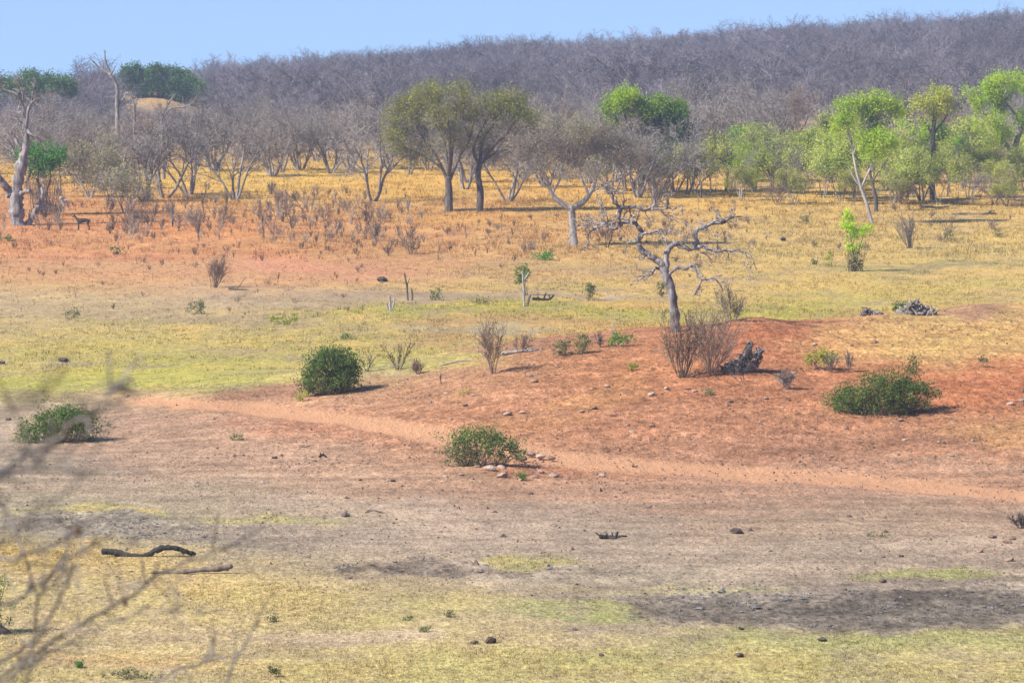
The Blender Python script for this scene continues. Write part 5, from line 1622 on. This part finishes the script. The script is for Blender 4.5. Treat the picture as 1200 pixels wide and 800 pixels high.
wood('grey_stump', (1072, float(cpy)), [([(1050, cpy), (1058, cpy - 4), (1066, cpy - 10), (1072, cpy - 15), (1076, cpy - 18)], .20, .10), ([(1062, cpy), (1070, cpy - 5), (1080, cpy - 8)], .26, .2), ([(1078, cpy + 1), (1084, cpy - 6), (1088, cpy - 10)], .18, .1), ([(1084, cpy + 2), (1092, cpy - 5), (1094, cpy - 2)], .2, .12), ([(1090, cpy + 2), (1097, cpy)], .16, .08), ([(1060, cpy - 2), (1062, cpy - 11)], .14, .09)],
     'stump_grey', 'low broken grey stump with dark leaves beside it on top of the bank', 'stump', 17, foot=tuple(cp), jag=.3, sides=7, splinters=40)
bush('small_shrub', (1055, float(cpy)), [(1054, cpy - 7, 8, 6, 0), (1061, cpy - 8, 6, 5, 0)], ('leaf_bush',), 1.1, .08, 'small dark green shrub growing against the low broken stump', 98, foot=(cp[0] - .7, cp[1] + .1, float(H(cp[0] - .7, cp[1] + .1))), clump=.12, cat='shrub')
cq = at(1022, 387, 202)
cq[2] = float(H(cq[0], cq[1]))
_, cqy = project(*cq)
wood('grey_stump', (1022, float(cqy)), [([(1010, cqy), (1014, cqy - 5), (1015, cqy - 9)], .14, .08), ([(1010, cqy + 1), (1020, cqy - 3), (1032, cqy - 1)], .16, .1), ([(1024, cqy), (1030, cqy - 4), (1035, cqy)], .12, .08)], 'stump_grey', 'small grey stump on top of the bank left of the low broken one', 'stump', 18, foot=tuple(cq), jag=.3, sides=7, splinters=18)
wood('fallen_root', (381, 536), [([(374, 535), (378, 533), (383, 535)], .06, .03), ([(376, 534), (375, 530)], .03, .02), ([(380, 534), (379, 530)], .025, .015)], 'charred', 'tiny black root on the pinkish flat left of the ragged bush', 'root', 19)
wood('fallen_branch', (350, 524), [([(338, 528), (348, 525), (358, 523), (368, 521)], .03, .015), ([(352, 524), (358, 521)], .02, .01)], 'log_brown', 'thin dark branch lying on the pinkish flat', 'branch', 20)
wood('fallen_branch', (450, 601), [([(428, 600), (438, 598), (450, 601), (464, 603)], .025, .02), ([(430, 598), (436, 596)], .02, .01)], 'log_brown', 'dark twigs lying on the grey flat below the track', 'branch', 21)
wood('fallen_branch', (760, 595), [([(742, 597), (752, 596), (760, 594), (764, 592)], .025, .03)], 'log_brown', 'short dark twig on the grey flat right of centre', 'branch', 22)
wood('black_root', (300, 478), [([(219, 507, 0), (226, 508), (232, 509)], .03, .02)], 'log_brown', 'dark twig on the bare slope right of the low spreading bush', 'branch', 23, foot=tuple(P(225, 509) + np.array([0, 0, .0]))).location = P(300, 505)
# ------------------------------------------------------------------ stones, clods, dung
def stone_mesh(name, seed, mat, flat=.62, lump=.28):
    import bmesh
    bm = bmesh.new()
    bmesh.ops.create_icosphere(bm, subdivisions=2, radius=.5)
    rg = np.random.default_rng(seed)
    dirs = rg.standard_normal((9, 3))
    dirs /= np.linalg.norm(dirs, axis=1)[:, None]
    off = rg.uniform(.30, .46, 9)
    for v in bm.verts:
        c = np.array(v.co)
        for d, o in zip(dirs, off):              # knock facets off
            t = c @ d - o
            if t > 0:
                c = c - d * t * .85
        c = c * (1 + rg.normal(0, lump * .10, 3))
        v.co = c * np.array([1, .85, flat])
    me = bpy.data.meshes.new(name)
    bm.to_mesh(me)
    bm.free()
    me.materials.append(M[mat])
    return me


SMESH = {'stone': [stone_mesh('stone', s, 'stone') for s in range(5)], 'pale': [stone_mesh('stone', 20 + s, 'stone_pale') for s in range(4)], 'clod': [stone_mesh('clod', 40 + s, 'clod', .6, 1.5) for s in range(4)]}
rk = random.Random(3)


def rock(name, kind, px, py, wpx, label, cat, group=None, hk=1.0):
    p = P(px, py)
    s = wpx * mpp(p[1])
    o = bpy.data.objects.new(name, rk.choice(SMESH[kind]))
    COL.objects.link(o)
    o.scale = (s, s * rk.uniform(.8, 1.1), s * hk * rk.uniform(.85, 1.15))
    o.location = (p[0], p[1], p[2] + s * .16 * hk)
    o.rotation_euler = (rk.gauss(0, .15), rk.gauss(0, .15), rk.uniform(0, 6.28))
    tag(o, label, cat, group)
    return o


G_PILE = 'pale stones heaped at the foot of the ragged bush'
for kind, px, py, wpx, lab in [
        ('stone', 612, 539, 17, 'large dark faced stone at the right foot of the ragged bush'), ('pale', 588, 549, 13, 'stone with a dark right side in front of the ragged bush'), ('pale', 574, 551, 17, 'wide pale stone in front of the ragged bush'),
        ('pale', 589, 559, 15, 'pale stone standing lowest in front of the ragged bush'), ('stone', 622, 533, 13, 'reddish stone touching the right end of the ragged bush'), ('pale', 634, 536, 13, 'pale stone right of the large dark faced one'),
        ('stone', 646, 538, 12, 'flat stone at the right end of the heap'), ('pale', 649, 559, 13, 'pale stone lying apart, right of the tiny bright plant'), ('stone', 626, 560, 11, 'flat grey stone right of the tiny bright plant'), ('stone', 634, 553, 9, 'small red brown stone above the flat grey one'),
        ('pale', 522, 559, 8, 'small pale stone left of the heap by the ragged bush'), ('pale', 541, 557, 8, 'small pale stone between the left one and the heap'), ('stone', 560, 548, 10, 'greenish grey stone at the left end of the heap'), ('stone', 610, 563, 7, 'small stone left of the tiny bright plant'),
        ('pale', 706, 558, 10, 'pale stone alone on the flat right of the heap')]:
    rock('stone', kind, px, py, wpx, lab, 'stone', G_PILE if wpx > 7 and kind and px < 660 else None, .8)
G_BK = 'loose stones scattered over the red bank'
for kind, px, py, wpx, lab in [
        ('pale', 523, 462, 8, 'white stone on the bank right of the round dense bush'), ('stone', 556, 464, 9, 'dark stone beside a tuft on the bank'), ('pale', 545, 475, 8, 'white stone below the dark one on the bank'), ('stone', 621, 441, 10, 'grey stone high on the bank below the fallen log'), ('pale', 626, 448, 11, 'pale stone just below the grey one high on the bank'),
        ('pale', 711, 453, 9, 'white stone on the orange part of the bank'), ('pale', 681, 483, 9, 'white stone in the middle of the bank, left of a grey one'), ('stone', 696, 479, 10, 'grey stone in the middle of the bank'), ('pale', 741, 507, 11, 'pale rounded stone low on the bank'), ('stone', 764, 500, 10, 'dark rounded stone low on the bank'), ('stone', 735, 499, 8, 'dark small stone above the pale rounded one'),
        ('pale', 763, 463, 12, 'wide pale stone below the left twin shrub'), ('pale', 781, 456, 10, 'pale stone at the foot of the left twin shrub'), ('pale', 528, 492, 7, 'pale stone on the track edge'), ('pale', 595, 486, 12, 'flat pale stone above the track'), ('pale', 612, 484, 9, 'small pale stone beside the flat one above the track'),
        ('pale', 668, 413, 7, 'white stone at the crest between the paired grey green shrubs'), ('pale', 686, 421, 6, 'white stone below the taller paired shrub'), ('pale', 1184, 474, 11, 'pale stone near the right edge of the bank'), ('stone', 1197, 470, 12, 'grey stone at the right edge of the bank'),
        ('pale', 1114, 534, 11, 'white stone on the flat above the track at right'), ('stone', 1053, 533, 7, 'small dark stone left of the white one above the track'), ('pale', 1060, 516, 7, 'small white stone below the widest bush'), ('stone', 991, 502, 8, 'dark stone below the left half of the widest bush'), ('stone', 1055, 493, 9, 'brown stone right below the widest bush'),
        ('stone', 1012, 500, 6, 'small brown stone below the widest bush'), ('pale', 955, 404, 7, 'white stone left of the small stump on top of the bank'), ('pale', 890, 495, 6, 'pale stone in the middle of the red slope'), ('stone', 806, 456, 8, 'dark stone at the foot of the right twin shrub'), ('pale', 814, 459, 7, 'pale stone between the twin shrubs and the tiny tuft'),
        ('stone', 857, 471, 9, 'dark flat stone on the red slope'), ('stone', 898, 467, 7, 'dark clod of soil on the red slope')]:
    rock('stone', kind, px, py, wpx, lab, 'stone', G_BK, .7)
G_RT = 'reddish stones near the right edge of the grey flat'
for kind, px, py, wpx, lab in [
        ('stone', 1163, 630, 12, 'reddish stone leftmost of the cluster at the right edge'), ('stone', 1180, 636, 13, 'flat reddish stone in the middle of the right edge cluster'), ('stone', 1187, 632, 10, 'dark stone topmost right of the right edge cluster'), ('stone', 1148, 647, 10, 'brown stone lying left of the last reddish one'),
        ('stone', 1183, 657, 13, 'reddish stone lowest of the right edge cluster'), ('clod', 1056, 652, 8, 'dark lump on the grey flat left of the reddish stones'), ('stone', 1035, 653, 6, 'small brown stone beside the dark lump')]:
    rock('stone' if kind != 'clod' else 'clod', kind, px, py, wpx, lab, 'stone', G_RT, .75)
for kind, px, py, wpx, lab in [
        ('clod', 575, 753, 17, 'black round clod in the foreground grass'), ('clod', 868, 737, 9, 'black lump at the lower edge of the mud'), ('clod', 964, 751, 12, 'black pointed lump in the grass below the mud'), ('clod', 867, 769, 13, 'brown dung heap in the foreground grass at right'), ('clod', 1034, 682, 11, 'black lump at the upper edge of the mud'),
        ('clod', 864, 625, 17, 'brown dung heap on the grey flat right of centre'), ('clod', 405, 605, 12, 'dark lump on the grey flat left of centre'), ('clod', 75, 424, 15, 'dark mound of earth on the pale plain at left'), ('clod', 2, 426, 10, 'dark mound of earth at the left edge'), ('clod', 460, 564, 8, 'small dark lump on the pinkish flat'), ('clod', 422, 563, 5, 'tiny dark lump on the pinkish flat'), ('clod', 447, 330, 14, 'dark clump of earth in the red field'),
        ('clod', 705, 768, 9, 'brown lump in the foreground grass right of centre'), ('clod', 674, 738, 8, 'dark lump on bare soil in the foreground'), ('clod', 330, 534, 7, 'dark lump on the pinkish slope at left'), ('clod', 322, 537, 9, 'dark clod beside the tiny lump on the pinkish slope'), ('clod', 10, 492, 9, 'dark lump left of the low spreading bush'), ('clod', 918, 282, 12, 'dark brown boulder in the straw plain right of the gnarled tree'),
        ('clod', 676, 685, 6, 'small black lump on the grey soil between the grass'), ('clod', 685, 622, 5, 'small black lump left of the pronged root'), ('clod', 556, 754, 12, 'brown twiggy heap left of the black round clod')]:
    rock('earth_clod', kind, px, py, wpx, lab, 'clod', None, .95 if wpx > 10 else .8)

# gravel and crumbs of soil too many to count
rg = np.random.default_rng(91)
ic = np.array([(1, 0, 0), (-1, 0, 0), (0, 1, 0), (0, -1, 0), (0, 0, 1), (0, 0, -.6)], float)
fc = np.array([(0, 2, 4, 4), (2, 1, 4, 4), (1, 3, 4, 4), (3, 0, 4, 4), (2, 0, 5, 5), (1, 2, 5, 5), (3, 1, 5, 5), (0, 3, 5, 5)])


def scatter(n, y0, y1, tmax=.135):
    y = np.sqrt(rg.uniform(y0 ** 2, y1 ** 2, n))
    x = rg.uniform(-tmax, tmax, n) * y
    return x, y


g = Geo()
x, y = scatter(30000, 140, 206)
z = H(x, y)
px, py = project(x, y, z)
C, tr = ground_color(px, py, x, y)
redn = np.clip((C[:, 0] - C[:, 1] - 30) / 30, 0.05, 1) * (1 - .7 * tr) * (.25 + 1.2 * (fbm(x / 5, y / 6, 71, 2) > .5))
k = rg.random(len(x)) < redn
x, y, z = x[k], y[k], z[k]
x2, y2 = scatter(5000, 125, 170)
x = np.concatenate([x, x2]); y = np.concatenate([y, y2]); z = np.concatenate([z, H(x2, y2)])
sz = np.exp(rg.normal(math.log(.027), .5, len(x)))
V = ic[None] * sz[:, None, None] * rg.uniform(.6, 1.3, (len(x), 1, 3)) * (1 + .3 * rg.standard_normal((len(x), 6, 1)))
an = rg.uniform(0, 6.28, len(x))
cs, sn = np.cos(an)[:, None], np.sin(an)[:, None]
V = np.stack([V[..., 0] * cs - V[..., 1] * sn, V[..., 0] * sn + V[..., 1] * cs, V[..., 2] * .7], -1) + np.stack([x, y, z + .01], -1)[:, None]
mi = rg.choice([0, 0, 0, 0, 1, 2], len(x))
for m_ in range(3):
    s = mi == m_
    F = (np.arange(s.sum())[:, None, None] * 6 + fc[None]).reshape(-1, 4)
    g.add(V[s].reshape(-1, 3), F, m_)
x, y = scatter(30000, 108, 160)
z = H(x, y)
px, py = project(x, y, z)
C, tr = ground_color(px, py, x, y)
mdn = np.clip((160 - C.mean(1)) / 25, 0, 1) * (C[:, 0] - C[:, 2] < 42)
k = rg.random(len(x)) < mdn * np.clip((fbm(x / 2.2, y / 3.5, 75, 3) - .42) * 6, 0.08, 1) * .9
x, y, z = x[k], y[k], z[k]
sz = np.exp(rg.normal(math.log(.042), .45, len(x)))
V = ic[None] * sz[:, None, None] * rg.uniform(.6, 1.3, (len(x), 1, 3)) * (1 + .3 * rg.standard_normal((len(x), 6, 1)))
V[..., 2] = np.minimum(V[..., 2] * .6, sz[:, None] * .5)
V = V + np.stack([x, y, z + .01], -1)[:, None]
g.add(V.reshape(-1, 3), (np.arange(len(x))[:, None, None] * 6 + fc[None]).reshape(-1, 4), 3)
M['mud_clod'] = bark('mud_clod', (.07, .064, .06), (.20, .185, .175), 2, 1, 0)
tag(g.build('gravel', [M['stone'], M['stone_pale'], M['clod'], M['mud_clod']]), 'loose gravel and crumbs of soil over the red bank and flat', kind='stuff')


# ------------------------------------------------------------------ grass
def grass_field():
    parts = []

    def sow(n, y0, y1, h, w, blades, need, spread):
        x, y = scatter(n, y0, y1)
        z = H(x, y)
        px, py = project(x, y, z)
        C, tr = ground_color(px, py, x, y)
        Rr, G, B = C.T
        gr = np.clip((G - B - 25) / 38, 0, 1) * np.clip((66 - (Rr - G)) / 24, 0, 1) * (1 - tr)
        pat = fbm(x / 2.5, y / 4.5, 81, 3)
        k = rg.random(n) < np.clip(gr * need + (need - 1), 0, 1) * np.clip((pat - .32) * 4, .05, 1)
        x, y, z, C = x[k], y[k], z[k], C[k]
        n = len(x)
        X = np.repeat(x, blades) + rg.normal(0, spread, n * blades)
        Y = np.repeat(y, blades) + rg.normal(0, spread, n * blades)
        Z = H(X, Y) - .01
        hh = h * np.repeat(rg.uniform(.5, 1.3, n), blades) * rg.uniform(.6, 1.2, n * blades)
        lean = rg.normal(0, .38, (n * blades, 2)) * hh[:, None]
        a = rg.uniform(0, PI, n * blades)
        ww = w * rg.uniform(.6, 1.4, n * blades)
        ux, uy = np.cos(a) * ww, np.sin(a) * ww
        V = np.stack([np.stack([X - ux, Y - uy, Z], -1), np.stack([X + ux, Y + uy, Z], -1), np.stack([X + lean[:, 0], Y + lean[:, 1], Z + hh], -1)], 1)
        tint = C * np.array([1.0, 1.0, .97]) * rg.uniform(.72, 1.22, (n, 1))
        tint = np.repeat(tint, blades, 0) * rg.uniform(.85, 1.15, (n * blades, 1))
        parts.append((V, np.repeat(lin(np.clip(tint, 10, 252)) / (2 ** EXPO * ALB_DIV) * 1.15, 3, 0)))

    sow(30000, 103, 140, .075, .010, 5, 1.1, .06)
    sow(9000, 140, 205, .10, .014, 5, 1.05, .08)
    sow(32000, 214, 335, .15, .020, 5, 1.1, .12)
    sow(30000, 335, 430, .26, .026, 5, 1.45, .18)
    sow(34000, 420, 640, .38, .034, 5, 1.3, .25)
    V = np.concatenate([p[0].reshape(-1, 3) for p in parts])
    T = np.concatenate([p[1] for p in parts])
    F = np.arange(len(V)).reshape(-1, 3)
    g = Geo()
    g.add(V, np.concatenate([F, F[:, 2:3]], 1))
    m, nt, b = new_mat('dry_grass')
    at_ = N(nt, 'ShaderNodeAttribute', attribute_name='tint')
    nt.links.new(at_.outputs['Color'], b.inputs['Base Color'])
    tr = N(nt, 'ShaderNodeBsdfTranslucent')
    nt.links.new(at_.outputs['Color'], tr.inputs[0])
    mx = N(nt, 'ShaderNodeMixShader')
    mx.inputs[0].default_value = .4
    nt.links.new(b.outputs[0], mx.inputs[1])
    nt.links.new(tr.outputs[0], mx.inputs[2])
    nt.links.new(mx.outputs[0], nt.nodes['Material Output'].inputs[0])
    o = g.build('dry_grass', m)
    ca = o.data.attributes.new('tint', 'FLOAT_COLOR', 'POINT')
    ca.data.foreach_set('color', np.concatenate([T, np.ones((len(T), 1))], 1).astype(np.float32).ravel())
    tag(o, 'short dry straw and yellow green grass over the plain', kind='stuff')


grass_field()


# ------------------------------------------------------------------ the two animals by the dead tree
def animal(name, px, py, length_px, height_px_, mat, label, face=-1, rz=0.0):
    """grazing antelope as one skinned body, FACE -1 looks left"""
    p = P(px, py)
    s = mpp(p[1])
    L, Hh = length_px * s, height_px_ * s
    f = face
    pts, rad, ed = [], [], []

    def v(x, y, z, r):
        pts.append((x * f, y, z))
        rad.append(r)
        return len(pts) - 1
    b = Hh
    rump = v(-.42 * L, 0, .86 * b, .125 * b)
    loin = v(-.2 * L, 0, .84 * b, .16 * b)
    mid = v(.02 * L, 0, .80 * b, .18 * b)
    chest = v(.22 * L, 0, .80 * b, .185 * b)
    sh = v(.33 * L, 0, .86 * b, .14 * b)
    n1 = v(.44 * L, 0, 1.0 * b, .085 * b)
    n2 = v(.53 * L, 0, 1.14 * b, .065 * b)
    hd = v(.58 * L, 0, 1.19 * b, .075 * b)
    mz = v(.68 * L, 0, 1.10 * b, .045 * b)
    ns = v(.73 * L, 0, 1.06 * b, .034 * b)
    ed += [(rump, loin), (loin, mid), (mid, chest), (chest, sh), (sh, n1), (n1, n2), (n2, hd), (hd, mz), (mz, ns)]
    for sy in (-1, 1):
        e = v(.55 * L, sy * .09 * b, 1.27 * b, .022 * b)
        e2 = v(.52 * L, sy * .14 * b, 1.32 * b, .012 * b)
        ed += [(hd, e), (e, e2)]
        # front leg: elbow, wrist, fetlock, hoof
        a = [v(.28 * L, sy * .09 * b, .60 * b, .075 * b), v(.29 * L + sy * .02 * L, sy * .09 * b, .32 * b, .038 * b), v(.28 * L + sy * .03 * L, sy * .09 * b, .10 * b, .026 * b), v(.30 * L + sy * .03 * L, sy * .09 * b, 0.01, .03 * b)]
        ed += [(chest, a[0]), (a[0], a[1]), (a[1], a[2]), (a[2], a[3])]
        # hind leg: thigh, knee forward, hock back, hoof
        h = [v(-.38 * L, sy * .09 * b, .66 * b, .10 * b), v(-.34 * L, sy * .10 * b, .52 * b, .065 * b), v(-.45 * L - sy * .02 * L, sy * .10 * b, .31 * b, .036 * b), v(-.44 * L - sy * .02 * L, sy * .10 * b, .08 * b, .026 * b), v(-.41 * L - sy * .02 * L, sy * .10 * b, .01, .03 * b)]
        ed += [(rump, h[0]), (h[0], h[1]), (h[1], h[2]), (h[2], h[3]), (h[3], h[4])]
    t1 = v(-.52 * L, 0, .84 * b, .022 * b)
    t2 = v(-.55 * L, 0, .58 * b, .018 * b)
    ed += [(rump, t1), (t1, t2)]
    me = bpy.data.meshes.new('body')
    me.from_pydata(pts, ed, [])
    me.materials.append(M[mat])
    o = bpy.data.objects.new(name, me)
    COL.objects.link(o)
    sk = o.modifiers.new('skin', 'SKIN')
    for i, r in enumerate(rad):
        me.skin_vertices[0].data[i].radius = (r, r)
    me.skin_vertices[0].data[mid].use_root = True
    sk.use_smooth_shade = True
    sb = o.modifiers.new('subdivision', 'SUBSURF')
    sb.levels = sb.render_levels = 2
    o.location = p
    o.rotation_euler = (0, 0, rz)
    # bake the skinned surface so the body is one plain mesh
    dg = bpy.context.evaluated_depsgraph_get()
    me2 = bpy.data.meshes.new_from_object(o.evaluated_get(dg))
    o.modifiers.clear()
    o.data = me2
    tag(o, label, 'antelope')
    return o


animal('antelope', 97, 270, 17, 14.5, 'hide_dark', 'dark brown antelope standing side on among bare saplings, facing left', -1, .1)
animal('antelope', 76, 246, 12, 12, 'hide_pale', 'pale grey antelope half hidden by saplings behind the dark brown one', -1, .9)


# ------------------------------------------------------------------ shrub close to the camera, its twigs blurred in front of the view
def near_shrub():
    D = 9.0
    rx, ry = -260, 1600
    f = at(rx, ry, D)
    f[2] = float(H(f[0], D)) - .05
    root = empty('bare_shrub', tuple(f))
    rg = np.random.default_rng(5)
    limb = [
        ([(-150, 900), (-60, 842), (0, 795), (60, 752), (144, 702), (193, 668), (240, 652), (279, 635), (330, 600)], 9.2, .010, .0035),
        ([(-150, 880), (-60, 830), (0, 800), (50, 768), (100, 742), (150, 722), (200, 716), (235, 718)], 9.6, .007, .003),
        ([(-140, 800), (-60, 740), (0, 712), (40, 690), (75, 660), (110, 630), (150, 590)], 8.6, .009, .003),
        ([(-140, 690), (-50, 600), (0, 556), (50, 522), (95, 490), (130, 462), (155, 442)], 6.3, .011, .005),
        ([(-140, 640), (-40, 575), (20, 552), (60, 545), (110, 500)], 5.6, .006, .003),
        ([(-90, 830), (0, 776), (38, 748), (43, 705), (62, 672), (76, 650), (80, 628), (84, 600)], 9.8, .005, .002),
        ([(-60, 560), (0, 590), (14, 612), (28, 650), (40, 686), (44, 700)], 9.4, .0045, .003),
        ([(150, 980), (220, 880), (262, 805), (280, 765), (297, 737), (310, 712), (326, 690)], 10.4, .0055, .002),
        ([(60, 960), (150, 830), (196, 792), (222, 780), (247, 770), (252, 750)], 10.8, .005, .003),
        ([(-40, 700), (20, 655), (60, 640), (90, 620), (95, 640), (92, 665)], 8.0, .004, .002),
        ([(70, 700), (75, 670), (78, 640), (76, 610)], 8.4, .003, .002),
        ([(-120, 950), (-40, 890), (10, 840), (30, 805), (38, 770), (36, 752)], 9.0, .006, .003),
        ([(-100, 620), (-20, 500), (40, 470), (70, 440)], 4.6, .004, .002),
        ([(-100, 700), (0, 640), (40, 600), (90, 560), (170, 430)], 5.0, .0035, .0015),
        ([(193, 668), (200, 690), (215, 700)], 9.2, .003, .002), ([(144, 702), (140, 670), (148, 640)], 9.2, .003, .0015), ([(279, 635), (285, 650), (290, 668)], 9.2, .0025, .0015),
    ]
    for li, (pts, d, r0, r1) in enumerate(limb):
        w = [at(a, b, d + .25 * math.sin(i * 1.7 + li)) for i, (a, b) in enumerate(pts)]
        if li < 14:
            m0 = f + (w[0] - f) * .5 + np.array([-.05, 0, .1])
            w = [f + np.array([.02 * li - .1, 0, 0]), m0] + w
        pp = smooth(w, 6)
        pp[2:-1] += rg.standard_normal((len(pp) - 3, 3)) * r0 * .25
        k = len(pp)
        rr = (np.linspace(1, 0, k) ** .8 * (max(r0 * 1.4, .012) - r1) + r1 if li < 14 else np.linspace(r0, r1, k)) * (.40 if d > 7 else .32)
        g = Geo()
        g.tube(pp - f, rr, 7, 0, True, .05)
        S = []
        for q in range(int(k * .5)):
            i = rg.integers(k // 3, k - 1)
            dd = (pp[i + 1] - pp[i])
            dd = dd / np.linalg.norm(dd) + rg.standard_normal(3) * .7
            L = rg.uniform(.03, .12)
            a = pp[i] - f
            e = a + dd / np.linalg.norm(dd) * L
            S.append((*a, *e, r1 * .7, r1 * .4))
        g.segs(S)
        g.build('branch', M['twig_near'], root)
    for (a, b, d, s) in ((147, 706, 9.2, .012), (36, 686, 9.4, .009), (302, 731, 10.4, .008), (92, 622, 8.0, .012), (279, 638, 9.2, .006)):
        c = at(a, b, d) - f
        bd = Geo()
        s *= .6
        bd.tube([c - (0, 0, s), c - (s * .3, 0, s * .3), c + (s * .2, 0, s * .5), c + (0, 0, s * 1.3)], [s * .4, s, s * .8, s * .2], 7)
        bd.build('bud', M['bud'], root)
    tag(root, 'leafless brown shrub close to the camera, its blurred twigs reaching in from the lower left', 'shrub')


near_shrub()
